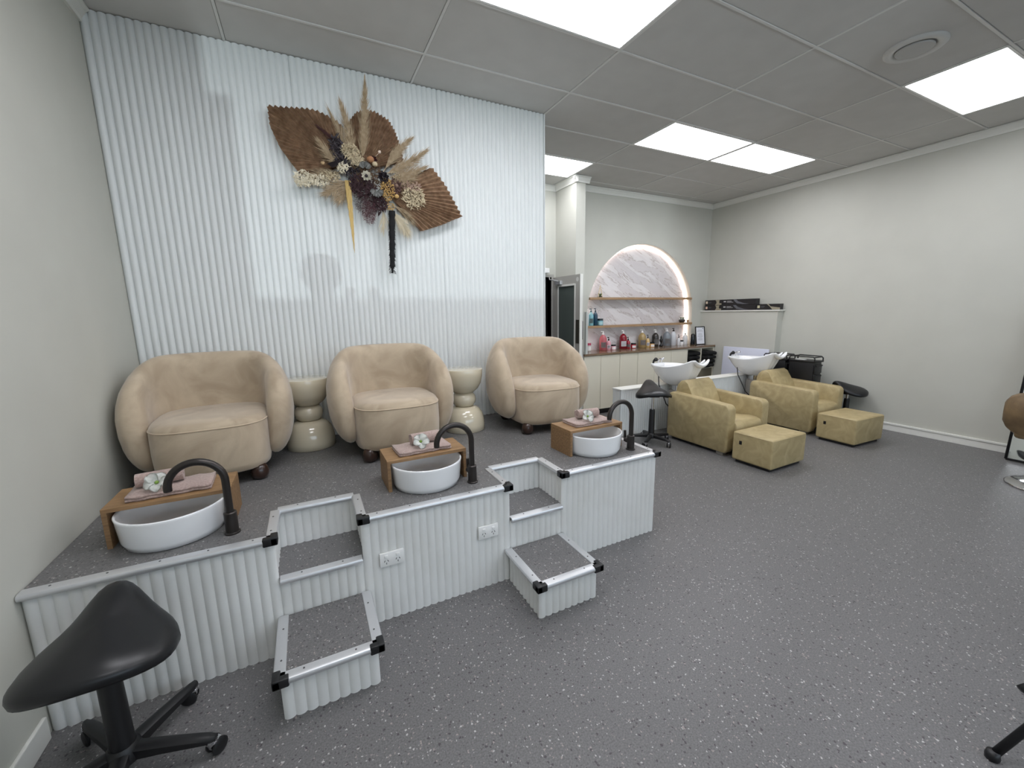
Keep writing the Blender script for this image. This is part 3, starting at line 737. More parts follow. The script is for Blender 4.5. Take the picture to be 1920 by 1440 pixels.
def jar(x, y, z, wd, ht, col, lid, label, group='hair product bottles and jars on the counter', lc=(235, 232, 230)):
    t = thing('jar', label, 'jar', (x, y, z), 0, group); r = wd / 2
    obj('jar_body', lathe(new(), [(r * .93, 0), (r, .005), (r, ht * .68), (r * .93, ht * .72)], 20), bmat(col), t, True, angle=50)
    obj('lid', lathe(new(), [(r * .98, ht * .72), (r * .98, ht * .98), (r * .9, ht)], 20), bmat(lid), t, True, angle=50)
    b = new(); rr = [[((r + .001) * math.sin(a), -(r + .001) * math.cos(a), zz) for zz in (ht * .12, ht * .55)] for a in [-1.1 + 1.5 * i / 8 for i in range(9)]]
    loft(b, rr, closed=False); obj('label', b, bmat(lc, .5), t, True)
    return t
WH, BK = (238, 236, 234), (20, 20, 22)
yb = 5.08
jar(3.85, yb, CZ, .075, .125, (214, 210, 204), (176, 60, 90), 'clear canister with a pink lid at the left end of the counter')
bottle(4.125, yb, CZ, .115, .30, (186, 98, 106), WH, 'large rose pink pump bottle with white pump')
bottle(4.228, yb - .01, CZ, .075, .205, (226, 168, 178), BK, 'small pale pink pump bottle with black pump')
jar(4.325, yb - .01, CZ, .08, .08, (228, 176, 186), BK, 'pale pink jar with black lid')
bottle(4.53, yb, CZ, .12, .30, (130, 12, 34), WH, 'large crimson pump bottle with white pump')
bottle(4.645, yb + .01, CZ, .07, .19, (150, 24, 46), BK, 'small crimson pump bottle with black pump')
jar(4.735, yb - .015, CZ, .085, .085, (176, 30, 50), BK, 'crimson jar with black lid')
bottle(4.935, yb, CZ, .125, .30, (164, 140, 94), WH, 'large gold pump bottle with white pump')
bottle(5.04, yb - .02, CZ, .072, .21, (206, 176, 120), BK, 'small gold pump bottle with black pump')
jar(5.125, yb - .03, CZ, .088, .082, (216, 170, 104), BK, 'amber jar with black lid')
bottle(5.228, yb, CZ, .115, .29, (50, 46, 44), WH, 'large charcoal pump bottle with white pump')
t = thing('hair_tool', 'black double-bulb tool standing beside the charcoal bottle', 'tool', (5.333, yb - .03, CZ))
obj('tool_body', lathe(new(), [(.028, 0), (.03, .02), (.012, .04), (.012, .07), (.026, .085), (.028, .115), (.012, .135), (.018, .15), (.012, .175), (0, .183)], 16), bmat((26, 25, 26)), t, True)
bottle(5.50, yb + .005, CZ, .125, .30, (134, 140, 146), WH, 'large grey pump bottle with white pump')
bottle(5.625, yb - .02, CZ, .10, .30, (206, 208, 212), BK, 'tall white pump bottle with black pump', lbl=False)
bottle(5.70, yb + .045, CZ, .05, .20, (180, 184, 190), BK, 'slim silver bottle behind the small white one', lbl=False)
bottle(5.742, yb - .035, CZ, .055, .185, (222, 222, 224), BK, 'small white pump bottle with black pump', lbl=False)
jar(5.815, yb - .03, CZ, .072, .085, (228, 228, 230), BK, 'white jar with black lid')
bottle(5.925, yb - .01, CZ, .085, .235, (226, 226, 226), (150, 150, 152), 'white bottle with grey pump in front of the light strip', lbl=False)
b = lathe(new(), [(.036, 0), (.038, .005), (.038, .165), (.03, .18), (.02, .188), (0, .19)], 18)
tag(obj('canister', b, bmat((18, 24, 30)), None, True), 'black canister beside the picture frame', 'canister', 'hair product bottles and jars on the counter'); bpy.data.objects['canister'].location = (6.02, 4.99, CZ)
zz = 1.3115
g2 = 'bottles on the lower arch shelf'
tag_ = bottle(3.832, 5.105, zz, .05, .255, (224, 226, 226), WH, 'slim white bottle at the left end of the lower shelf', lbl=False, group=g2)
bottle(3.892, 5.09, zz, .078, .262, (136, 190, 200), (40, 84, 88), 'pale aqua pump bottle on the lower shelf', lbl=True, group=g2, lc=(190, 222, 226))
bottle(3.975, 5.09, zz, .074, .264, (22, 62, 84), (20, 40, 56), 'dark teal pump bottle on the lower shelf', lbl=False, group=g2)
jar(4.067, 5.09, zz, .098, .105, (120, 170, 182), (18, 34, 44), 'aqua jar with dark lid on the lower shelf', group=g2, lc=(170, 205, 210))
def plantlet(bm, n, r, h, c):
    for i in range(n):
        a = 2 * PI * i / n; d = Vector((math.cos(a), math.sin(a), 0)) * r
        tube(bm, [c, Vector(c) + d * .6 + Vector((0, 0, h * .6)), Vector(c) + d + Vector((0, 0, h))], [r * .28, r * .22, .0008], 5)
t = thing('glass_terrarium', 'pyramid glass terrarium with succulent on the upper shelf', 'terrarium', (4.067, 5.1, 1.7355))
b = new(); pts = [Vector((.045 * math.cos(a), .045 * math.sin(a), 0)) for a in (.3, 1.87, 3.44, 5.01)]; ap = Vector((0, 0, .185))
for i in range(4): tube(b, [pts[i], pts[(i + 1) % 4]], .003, 6); tube(b, [pts[i], ap], .003, 6)
obj('wire_frame', b, mat('brass wire', (214, 196, 160), .3, .9), t)
b = new(); plantlet(b, 9, .03, .05, (0, 0, .015)); obj('succulent', b, mat('succulent green', (92, 110, 70), .6), t, True)
obj('soil', lathe(new(), [(.034, .001), (.032, .018), (0, .02)], 12), mat('soil', (60, 50, 42), .9), t)
t = thing('succulent_pot', 'small dark pot with succulent and white stones on the lower shelf', 'plant', (5.86, 5.1, zz))
obj('pot', lathe(new(), [(.03, 0), (.048, .01), (.055, .035), (.05, .05), (.04, .05)], 18), bmat((48, 42, 36)), t, True)
b = new(); plantlet(b, 10, .038, .045, (0, 0, .045)); obj('succulent', b, MATS['succulent green'], t, True)
b = new()
for i in range(5): sphere(b, (.035 * math.cos(i * 1.25), .035 * math.sin(i * 1.25), .062), .012, 8)
obj('pebbles', b, white_pl, t, True)
b = sphere(new(), (0, 0, .022), .022, 14); o = tag(obj('wooden_ball', b, shelf_m, None, True), 'small wooden ball at the right end of the lower shelf', 'ornament'); o.location = (5.99, 5.09, zz)
# picture frame
t = thing('picture_frame', 'black frame with a printed price list standing on the counter', 'picture frame', (6.125, 4.90, CZ + .001), math.radians(-8))
Mx = Matrix.Rotation(math.radians(-8), 4, 'X')
b = new(); w2, h2 = .10, .315
box(b, -w2, w2, 0, .014, 0, .014); box(b, -w2, w2, 0, .014, h2 - .014, h2); box(b, -w2, -w2 + .014, 0, .014, .014, h2 - .014); box(b, w2 - .014, w2, 0, .014, .014, h2 - .014)
bmesh.ops.transform(b, matrix=Mx, verts=b.verts); obj('frame', b, blackp, t)
b = new(); box(b, -w2 + .013, w2 - .013, .006, .011, .013, h2 - .013); bmesh.ops.transform(b, matrix=Mx, verts=b.verts); pp = obj('paper', b, mat('paper', (226, 228, 236), .6), t)
b = new()
for k, wd in enumerate((.045, .06, 0, .035, .04, .05, .055, .03, .05, .045)):
    if wd: box(b, -wd, wd, .0045, .006, .25 - k * .019, .2535 - k * .019)
box(b, .055, .07, .0045, .006, .272, .288)
bmesh.ops.transform(b, matrix=Mx, verts=b.verts); obj('print', b, bmat((96, 98, 110), .6), pp)
t = thing('reed_box', 'small slate block with a pale reed behind the picture frame', 'ornament', (6.215, 4.99, CZ))
obj('block', box(new(), -.035, .035, -.025, .025, 0, .045, .003), bmat((74, 78, 78), .6), t)
b = new(); tube(b, [(-.0, 0, .04), (-.05, .0, .13)], .002, 5); obj('reed', b, petal, t)

# boxes on the ledge
def hair_box(y0, y1, z, lab_, sq, kind):
    t = thing('product_box', lab_, 'box', (6.272, y1, z), 0, 'black hair product boxes on the ledge'); Ln = y1 - y0
    obj('carton', box(new(), 0, .09, -Ln, 0, 0, .087, .002, 1), mat('black carton', (24, 23, 25), .4) if 'black carton' not in MATS else MATS['black carton'], t)
    gold = MATS.get('champagne print') or mat('champagne print', (150, 144, 124), .45); gry = MATS.get('grey print') or mat('grey print', (96, 98, 104), .5)
    f = -.0012
    obj('square_label', box(new(), f, 0, -.055 - .0, -.018, .026, .066), bmat(sq, .5), t)
    b = new(); box(b, f, 0, -.13, -.07, .048, .053); box(b, f, 0, -.12, -.07, .036, .04); obj('print', b, gry, t)
    b = new()
    def prism(pts):
        a = [b.verts.new((f, -y, z_)) for y, z_ in pts]; c_ = [b.verts.new((0.0004, -y, z_)) for y, z_ in pts]
        b.faces.new(a); b.faces.new(c_[::-1])
        for i in range(len(a)): b.faces.new((a[i], a[(i + 1) % len(a)], c_[(i + 1) % len(a)], c_[i]))
    if kind == 'long':
        prism([(.20, .084), (.285, .084), (.275, .06), (.28, .03), (.32, .028), (.32, .004), (.20, .004), (.225, .03), (.225, .058)])
        obj('pattern', b, gold, t)
        b = new(); box(b, f, 0, -.40, -.36, .045, .062); box(b, f, 0, -.50, -.42, .055, .062); box(b, f, 0, -.53, -.42, .038, .043); obj('logo_print', b, bmat((190, 190, 192), .5), t)
        b = new(); prism([(.53, .084), (.58, .084), (.62, .05), (.72, .02), (.8, .01), (.7, .006), (.60, .02), (.56, .05)]); obj('swoosh', b, gry, t)
    else:
        prism([(.16, .085), (.185, .085), (.22, .05), (.36, .03), (.36, .003), (.25, .003), (.21, .045)]); obj('pattern', b, gold, t)
for z, l, sq in ((1.5085, 'black hair product box, lower of the two stacked on the ledge', (224, 190, 170)), (1.5965, 'black hair product box, upper of the two stacked on the ledge', (222, 206, 182))):
    hair_box(4.07, 4.985, z, l, sq, 'long')
hair_box(3.705, 4.06, 1.5085, 'single shorter black product box at the right end of the ledge', (196, 192, 160), 'short')

# white board leaning on the ledge wall
b = new(); box(b, 0, .02, -.76, 0, 0, .915, .008); bmesh.ops.transform(b, matrix=Matrix.Rotation(math.radians(2.5), 4, 'Y'), verts=b.verts)
o = tag(obj('white_board', b, lavender, None, True, angle=40), 'pale lavender-white board leaning against the low ledge wall', 'board'); o.location = (6.205, 4.55, .001)

# trolleys
def trolley(loc, rz, label):
    t = thing('salon_trolley', label, 'trolley', loc, rz, 'black salon trolleys by the right wall'); W_, D_, H_ = .20, .32, .80
    obj('body', box(new(), 0, W_, .012, D_, .09, H_, .006), blackp, t, True, angle=40)
    for k in range(5):
        d = obj('drawer', box(new(), .012, W_ - .012, -.004, .02, .11 + k * .135, .11 + k * .135 + .118, .005), black_v, t, True, angle=40)
        obj('drawer_lip', box(new(), .03, W_ - .03, -.018, -.003, .11 + k * .135 + .095, .11 + k * .135 + .11, .003), blackp, d)
    obj('tray', box(new(), -.008, W_ + .008, -.01, D_ + .008, H_, H_ + .022, .006), blackp, t, True, angle=40)
    b = new(); z = H_ + .075; pts = [(0, 0, H_ + .02), (0, 0, z - .02), (.006, .006, z), (.03, .0, z)]
    tube(b, [(0, .0, H_ + .01), (0, .0, z - .02), (0, .02, z), (0, D_ - .02, z), (0, D_, z - .02), (0, D_, H_ + .01)], .008, 8)
    tube(b, [(W_, .0, H_ + .01), (W_, .0, z - .02), (W_, .02, z), (W_, D_ - .02, z), (W_, D_, z - .02), (W_, D_, H_ + .01)], .008, 8)
    tube(b, [(0, .012, z - .006), (W_, .012, z - .006)], .008, 8); tube(b, [(0, D_ - .012, z - .006), (W_, D_ - .012, z - .006)], .008, 8)
    obj('rail', b, blackp, t, True)
    b = new(); tube(b, arc((W_ + .02, .02, .74), .028, 0, 360, 16), .003, 6); obj('ring', b, chrome, t, True)
    for x in (.03, W_ - .03):
        for y in (.04, D_ - .04):
            b = new(); lathe(b, [(.008, .05), (.008, .09)], 8); rr = [[(x * 0 + .026 * math.cos(2 * PI * i / 16), s, .026 + .026 * math.sin(2 * PI * i / 16)) for i in range(16)] for s in (-.009, .009)]
            loft(b, rr); bmesh.ops.translate(b, vec=(x, y, 0), verts=b.verts); obj('caster', b, blackp, t, True, angle=40)
    return t
tr = trolley((6.03, 3.04, 0), 0, 'black salon trolley with drawers, the one nearer the right wall corner')
dup(tr, (6.03, 3.40, 0), 0, 'black salon trolley partly hidden behind the far wash bowl')
w_ = obj('white_tray', box(new(), -.03, .03, -.06, .06, 0, .008, .003), white_pl); tag(w_, 'small white dish on the near black trolley', 'dish'); w_.location = (6.1, 3.25, .8225)

# ------------------------------------------------------------------ hall door leaf and closer
t = struct('door_1'); t.location = (3.30, 4.56, 0)
LD = .66
b = new(); T_ = .04
box(b, 0, T_, 0, .11, .01, 2.02); box(b, 0, T_, LD - .13, LD, .01, 2.02); box(b, 0, T_, .11, LD - .13, 1.89, 2.02); box(b, 0, T_, .11, LD - .13, .01, .98)
obj('leaf', b, door_m, t)
b = new()
for y0, y1, z0, z1 in ((.10, .125, .97, 1.90), (LD - .145, LD - .12, .97, 1.90), (.125, LD - .145, 1.88, 1.905), (.125, LD - .145, .965, .99)): box(b, -.006, .0, y0, y1, z0, z1)
obj('bead', b, trim_m, t)
obj('glass', box(new(), .012, .022, .11, LD - .13, .98, 1.89), glass_dk, t)
obj('edge_strip', box(new(), -.002, T_ + .002, -.006, .0, .01, 2.02), trim_m, t)
obj('push_plate', box(new(), -.004, 0, .012, .085, 1.10, 1.42), mat('dark plate', (70, 68, 60), .4, .3), t)
b = new(); tube(b, [(T_ + .03, .035, 1.15), (T_ + .03, .035, 1.40)], .01, 10); tube(b, [(T_, .035, 1.19), (T_ + .03, .035, 1.19)], .007, 8); tube(b, [(T_, .035, 1.36), (T_ + .03, .035, 1.36)], .007, 8)
obj('pull_handle', b, blackp, t, True)
b = new(); box(b, -.04, 0, LD - .24, LD - .10, 1.91, 1.96, .004); tube(b, [(-.03, LD - .16, 1.965), (-.08, LD - .02, 1.99), (-.05, LD + .03, 2.03)], .008, 8)
obj('closer', b, alu_m, t)
obj('sticker', lathe(new(), [(.03, 0), (.03, .002)], 16), mat('pale sticker', (206, 206, 202), .5), t); bpy.data.objects['sticker'].rotation_euler = (0, -PI / 2, 0); bpy.data.objects['sticker'].location = (0, .06, 1.955)
b = new(); box(b, 2.41, 2.45, Y5 - .012, Y5 + .1, 0, 2.07); box(b, 3.28, 3.32, Y5 - .012, Y5 + .1, 0, 2.07); box(b, 2.45, 3.28, Y5 - .012, Y5 + .1, 2.03, 2.07)
struct('trim_9', b, door_m)
tag(obj('wall_box', box(new(), 2.9, 3.2, Y5 - .09, Y5 - .001, 2.08, 2.15, .008), white_pl), 'white slim box on the hall wall above the doorway', 'box')
b = box(new(), 3.515, 3.545, 4.70, 4.745, .93, 1.52); tag(obj('grey_panel', b, mat('pale grey panel', (186, 190, 186), .5)), 'narrow pale grey panel standing between the open door and the counter', 'panel')

# ------------------------------------------------------------------ leaning mirror and styling chair at the right
t = thing('floor_mirror', 'tall black framed mirror leaning on the right wall behind the styling chair', 'mirror', (6.10, 1.28, .012), math.radians(3))
lean = Matrix.Rotation(math.radians(8.5), 4, 'Y'); MH, MW = 1.85, .85
def arch_pts(w_, h_, inset):
    r_ = w_ / 2 - inset; o = [(-inset, inset), (-(w_ - inset), inset)]
    o = [(0 - inset, inset)] + [(-w_ / 2 + r_ * math.cos(a), h_ - w_ / 2 + r_ * math.sin(a)) for a in [PI * i / 24 for i in range(25)]] + [(-(w_ - inset), inset)]
    return o
b = new(); fr = arch_pts(MW, MH, .008); tube(b, [(0, y, z) for y, z in fr + fr[:1]], .011, 8)
bmesh.ops.transform(b, matrix=lean, verts=b.verts); obj('frame', b, blackp, t, True)
b = new(); fr = arch_pts(MW, MH, .012); v1 = [b.verts.new((0, y, z)) for y, z in fr]; v2 = [b.verts.new((.006, y, z)) for y, z in fr]; b.faces.new(v1); b.faces.new(v2[::-1])
for i in range(len(v1)): b.faces.new((v1[i], v1[(i + 1) % len(v1)], v2[(i + 1) % len(v1)], v2[i]))
bmesh.ops.transform(b, matrix=lean, verts=b.verts); obj('mirror_glass', b, mirror_m, t)
t = thing('styling_chair', 'brown leather styling chair on a round chrome base at the right edge', 'chair', (5.47, .84, 0))
obj('base_disc', lathe(new(), [(.28, 0), (.285, .006), (.27, .016), (.12, .03), (.05, .04), (0, .042)], 48), chrome, t, True)
obj('column', lathe(new(), [(.03, .035), (.03, .42)], 20), chrome, t, True)
brown = noise_col(mat('brown leather', (112, 92, 66), .5), (98, 80, 58), (130, 108, 78), 9, 6, True, lo=.35, hi=.65, bump=.3, bscale=90)
b = new(); box(b, -.25, .24, -.24, .24, .42, .53, .035, 3); obj('seat', b, brown, t, True)
obj('seat_frame', box(new(), -.16, .16, -.16, .16, .395, .425, .006), blackp, t)
b = new(); rings = []
for i in range(13):
    s = -1 + 2 * i / 12; y = .325 * math.sin(s * 1.25) / math.sin(1.25); x = -.27 + .16 * (1 - math.cos(s * 1.25)); dh = .13 * abs(s) ** 3
    z0, z1 = .43 + dh * .8, .83 - dh * .8; zm = (z0 + z1) / 2
    rings.append([(x + .02, y, z0), (x - .02, y, z0 + .02), (x - .035, y, zm), (x - .03, y, z1 - .02), (x, y, z1), (x + .025, y, z1 - .02), (x + .02, y, zm)])
loft(b, rings); obj('backrest', b, brown, t, True)

# black tripod leg entering at bottom right
t = thing('tripod_stand', 'black tripod stand of which a leg and a knob enter at the lower right edge', 'tripod', (0, 0, 0))
ap = Vector((2.62, -.30, .62))
feet = [Vector((1.965, .308, .012)), Vector((3.05, .1, .012)), Vector((2.65, -.95, .012))]
apx = Vector((2.555, .0, .80))
for i, f_ in enumerate(feet):
    tp = apx if i else apx
    b = new(); tube(b, [f_, tp], .0125, 12); lg = obj('leg', b, blackp, t, True)
    b = new(); lathe(b, [(.018, -.012), (.02, 0), (.016, .018)], 12, tuple(f_)); obj('rubber_foot', b, blackp, lg, True)
b = new(); tube(b, [(2.10, .302, .215), (2.13, .285, .235), apx - Vector((0, 0, .22))], [.013, .011, .008], 10); obj('brace', b, blackp, t, True)
b = new(); lathe(b, [(.03, .76), (.035, .80), (.03, .84), (.014, .86), (.014, 1.15)], 16, (apx.x, apx.y, 0)); obj('centre_column', b, blackp, t, True, angle=50)

# ------------------------------------------------------------------ dried flower wall arrangement
YA = 3.43
art = thing('dried_flower_arrangement', 'dried palm and pampas arrangement mounted on the white fluted wall', 'wall decoration', (.45, YA, 2.55))
def lc_(x, z, y=0): return Vector((x - .45, -y, z - 2.55))
palm_m = noise_col(mat('dried palm', (172, 140, 112), .7), (150, 118, 92), (194, 162, 132), 30, 3)
def resample(P, n):
    d = [0]
    for a, c_ in zip(P, P[1:]): d.append(d[-1] + math.dist(a, c_))
    o = []
    for i in range(n):
        s = d[-1] * i / (n - 1); k = 0
        while k < len(P) - 2 and d[k + 1] < s: k += 1
        f = (s - d[k]) / max(1e-9, d[k + 1] - d[k]); o.append((P[k][0] + (P[k + 1][0] - P[k][0]) * f, P[k][1] + (P[k + 1][1] - P[k][1]) * f))
    return o
def palm(outline, base, n, y0, name='palm_leaf'):
    pts = resample(outline, n); b = new(); rings = []
    for i, (x, z) in enumerate(pts):
        alt = 1 if i % 2 else -1; k = 1.0 if alt > 0 else .985
        row = []
        for t_ in (.04, .35, .7, 1):
            X = base[0] + (x - base[0]) * t_ * k; Z = base[1] + (z - base[1]) * t_ * k
            row.append(lc_(X, Z, y0 + alt * .011 * t_ + .035 * math.sin(t_ * 2.4)))
        rings.append(row)
    loft(b, rings, closed=False)
    bmesh.ops.solidify(b, geom=list(b.faces), thickness=.0012)
    return obj(name, b, palm_m, art)
palm([(.36, 2.80), (.37, 2.863), (.332, 2.897), (.263, 2.925), (.2, 2.944), (.137, 2.944), (.004, 2.928), (-.099, 2.919), (-.096, 2.794), (-.05, 2.666), (.015, 2.567), (.058, 2.512), (.178, 2.52), (.24, 2.54)], (.34, 2.60), 74, .01)
palm([(.39, 2.86), (.416, 2.912), (.463, 2.971), (.529, 2.999), (.595, 3.0), (.692, 2.96), (.734, 2.892), (.773, 2.779), (.785, 2.686), (.73, 2.655)], (.48, 2.58), 58, .03)
palm([(.80, 2.545), (.827, 2.585), (.92, 2.63), (1.011, 2.677), (1.047, 2.635), (1.12, 2.55), (1.19, 2.43), (1.251, 2.322), (1.17, 2.29), (1.08, 2.247), (.896, 2.18), (.86, 2.219), (.789, 2.272), (.76, 2.31)], (.66, 2.44), 62, .02)
pam = noise_col(mat('pampas plume', (170, 148, 118), .9), (150, 128, 98), (186, 166, 138), 40, 2)
pam2 = mat('pale pampas', (206, 194, 168), .9)
def blade(b, p, d, ln, wd, droop):
    d = d.normalized(); sd = d.cross(Vector((0, 1, 0)))
    if sd.length < .1: sd = Vector((1, 0, 0))
    sd.normalize(); a = p - sd * wd; c_ = p + sd * wd; m1 = p + d * ln * .5 + droop * .3; e = p + d * ln + droop
    v = [b.verts.new(q) for q in (a, c_, m1 + sd * wd * .8, m1 - sd * wd * .8, e)]
    b.faces.new((v[0], v[1], v[2], v[3])); b.faces.new((v[3], v[2], v[4]))
def plume(x0, z0, x1, z1, wd, n, m_, y=.05, bend=0.0, name='pampas_plume', bl=.10, y1=None):
    b = new(); p0, p1 = lc_(x0, z0, y), lc_(x1, z1, y if y1 is None else y1); ax = p1 - p0; Ln = ax.length; ax.normalize(); sd = ax.cross(Vector((0, 1, 0))).normalized()
    mid = (p0 + p1) / 2 + sd * bend
    def P(t): return p0 * (1 - t) ** 2 + mid * 2 * t * (1 - t) + p1 * t * t
    tube(b, [P(0), P(.3), P(.6), P(.9)], [.003, .0025, .002, .001], 5)
    for i in range(int(n * 1.5)):
        t_ = .12 + .80 * random.random(); p = P(t_); tg = (P(min(1, t_ + .05)) - p).normalized()
        k = math.sin(PI * min(1, t_ * .9 + .12)) ; a = random.uniform(-1, 1)
        d = tg + sd * a * wd / bl * 1.7 * k + Vector((0, random.uniform(-.5, .25), 0))
        blade(b, p + sd * a * .004, d, bl * random.uniform(.5, 1.3) * (1.1 - .4 * t_), .0011, Vector((a * .012, 0, -.014 * random.random())))
    return obj(name, b, m_, art)
plume(.47, 2.60, .535, 3.20, .045, 520, pam, .07, -.02)
plume(.42, 2.60, .36, 3.02, .05, 420, pam, .06, -.02)
plume(.40, 2.58, .275, 2.96, .03, 140, pam, .05, -.03)
plume(.38, 2.56, .20, 2.72, .05, 200, pam, .08, .03)
plume(.34, 2.56, .12, 2.50, .05, 240, pam, .05, .02)
plume(.40, 2.50, .22, 2.40, .06, 300, pam, .05, .0)
plume(.42, 2.48, .30, 2.36, .05, 220, pam, .05, .0)
plume(.62, 2.58, .84, 2.84, .04, 380, pam, .08, .02)
plume(.62, 2.56, .96, 2.78, .045, 360, pam, .08, -.03)
plume(.64, 2.54, .95, 2.66, .04, 260, pam, .07, -.02)
plume(.64, 2.52, .84, 2.56, .05, 240, pam, .07, 0)
plume(.66, 2.32, .78, 2.16, .04, 240, pam2, .05, .02)
plume(.60, 2.34, .60, 2.18, .03, 60, pam2, .04, .02)
plume(.68, 2.36, .82, 2.26, .02, 90, pam, .05, .02)
plume(.44, 2.62, .20, 2.83, .03, 130, mat('burgundy grass', (74, 44, 42), .9), .05, -.02, 'burgundy_grass')
def clump(x, z, rx, rz, n, m_, size, y=.09, name='seed_sprig', kind='ball', dy=.03):
    b = new(); base = lc_(.5, 2.5, .04)
    for i in range(n):
        a = random.uniform(0, 2 * PI); r = math.sqrt(random.random()); p = lc_(x + rx * r * math.cos(a), z + rz * r * math.sin(a), y + random.uniform(-dy, dy))
        if kind == 'ball': bmesh.ops.create_icosphere(b, subdivisions=1, radius=size * random.uniform(.7, 1.2), matrix=Matrix.Translation(p))
        elif kind == 'leaf':
            for q in range(2):
                d = Vector((random.uniform(-1, 1), random.uniform(-.6, .2), random.uniform(-1, 1))); blade(b, p, d, size * 2.6, size * .35, Vector((0, 0, 0)))
        else:
            d = Vector((random.uniform(-1, 1), random.uniform(-.5, .2), random.uniform(-1, 1))); blade(b, p, d, size * 4, .0009, Vector((0, 0, 0)))
    return obj(name, b, m_, art)
seedw = mat('cream seed heads', (214, 204, 180), .8); bud = mat('pale buds', (188, 172, 142), .8); gold_m = mat('golden seed', (196, 160, 100), .8)
burg = mat('dark burgundy', (52, 30, 34), .85); plumdk = mat('plum black leaf', (36, 26, 32), .6); silver = mat('silver leaf', (150, 150, 146), .5)
clump(.075, 2.47, .06, .055, 170, seedw, .0075, .07, kind='leaf'); clump(.18, 2.47, .07, .035, 100, seedw, .0075, .07, kind='leaf'); clump(.25, 2.51, .07, .03, 60, bud, .008, .07, kind='leaf')
clump(.40, 2.67, .06, .05, 150, bud, .008, .11, kind='leaf'); clump(.385, 2.69, .05, .035, 60, bud, .006, .12)
clump(.44, 2.63, .05, .04, 90, bud, .008, .11, kind='leaf')
clump(.34, 2.57, .04, .035, 70, seedw, .007, .11, kind='leaf')
clump(.64, 2.45, .05, .08, 330, gold_m, .0045, .11, name='golden_seed_cluster'); clump(.655, 2.34, .035, .03, 70, gold_m, .004, .09, name='golden_seed_cluster')
clump(.84, 2.42, .09, .075, 170, bud, .010, .08, kind='leaf'); clump(.83, 2.50, .07, .03, 60, mat('dusty pink sprig', (150, 124, 108), .8), .009, .08, kind='leaf'); clump(.71, 2.57, .05, .03, 60, bud, .004, .09)
clump(.49, 2.38, .085, .12, 700, burg, .007, .07, name='burgundy_foliage', kind='hair'); clump(.50, 2.30, .05, .10, 500, mat('burgundy mist', (88, 50, 56), .9), .006, .07, name='burgundy_foliage', kind='hair')
clump(.46, 2.46, .09, .07, 170, burg, .012, .08, name='dark_foliage', kind='leaf'); clump(.58, 2.36, .05, .07, 110, burg, .012, .08, name='dark_foliage', kind='leaf')
clump(.68, 2.48, .07, .05, 110, mat('brown plum leaf', (84, 58, 52), .8), .013, .08, name='dark_foliage', kind='leaf')
clump(.31, 2.70, .035, .07, 90, plumdk, .015, .07, name='dark_foliage', kind='leaf'); clump(.33, 2.62, .04, .04, 60, plumdk, .015, .08, name='dark_foliage', kind='leaf')
clump(.40, 2.56, .05, .05, 80, plumdk, .012, .07, name='dark_foliage', kind='leaf'); clump(.50, 2.55, .12, .10, 160, mat('brown twigs', (92, 72, 54), .85), .012, .06, name='dark_foliage', kind='leaf')
def petals(x, z, r, n, m_, y=.13, cup=.4, name='dried_flower', rot=0, ctr=None, fan=2 * PI):
    o = None; b = new(); c_ = lc_(x, z, y)
    for k in range(n):
        a = rot + fan * k / n; d = Vector((math.cos(a), -.35 - .1 * (k % 2), math.sin(a))).normalized(); sd = d.cross(Vector((0, 1, 0))).normalized(); rows = []
        for i in range(5):
            v = i / 4; w_ = r * .30 * math.sin(PI * min(1, .15 + v * .8)); p = c_ + d * r * (.15 + .85 * v) + Vector((0, -cup * r * math.sin(v * PI) * .3, 0))
            rows.append([p - sd * w_, p + Vector((0, .004, 0)), p + sd * w_])
        loft(b, rows, closed=False)
    bmesh.ops.solidify(b, geom=list(b.faces), thickness=.001)
    o = obj(name, b, m_, art, True)
    if ctr: obj('flower_centre', sphere(new(), c_ + Vector((0, -.012, 0)), r * .28, 10), ctr, o, True)
cream_f = mat('cream petal', (212, 206, 188), .7)
petals(.487, 2.515, .04, 9, cream_f, .15, ctr=plumdk); petals(.485, 2.575, .048, 8, silver, .13, rot=.3, fan=PI * .9, name='silver_flower'); petals(.555, 2.43, .055, 8, silver, .13, rot=PI * 1.1, fan=PI * .9, name='silver_flower')
petals(.61, 2.53, .045, 8, plumdk, .12, name='dark_rose', rot=.2); petals(.62, 2.535, .028, 6, plumdk, .135, name='dark_rose'); petals(.55, 2.64, .03, 7, mat('wine flower', (66, 18, 26), .7), .12, name='wine_flower')
for x, z, r_, m_ in ((.525, 2.632, .026, mat('rust pod', (158, 112, 78), .8)), (.553, 2.605, .02, bud), (.207, 2.565, .014, mat('tan disc', (176, 148, 112), .8)), (.695, 2.40, .017, gold_m), (.70, 2.475, .015, mat('dusky pod', (120, 96, 84), .8)), (.595, 2.665, .0, bud)):
    if r_: obj('seed_pod', sphere(new(), lc_(x, z, .15), r_, 12, .85), m_, art, True)
b = new(); tube(b, [lc_(.55, 2.65, .1), lc_(.59, 2.69, .14)], .0015, 5); sphere(b, lc_(.592, 2.693, .145), .0115, 10); obj('craspedia', b, mat('pink white ball', (216, 196, 180), .8), art, True)
# folded dark leaf
b = new(); P_ = [(.235, 2.575), (.30, 2.60), (.34, 2.60), (.27, 2.545)]
f_ = [b.verts.new(lc_(x, z, .12 + .02 * (i % 2))) for i, (x, z) in enumerate(P_)]; b.faces.new(f_); bmesh.ops.solidify(b, geom=list(b.faces), thickness=.001); obj('dark_leaf', b, plumdk, art)
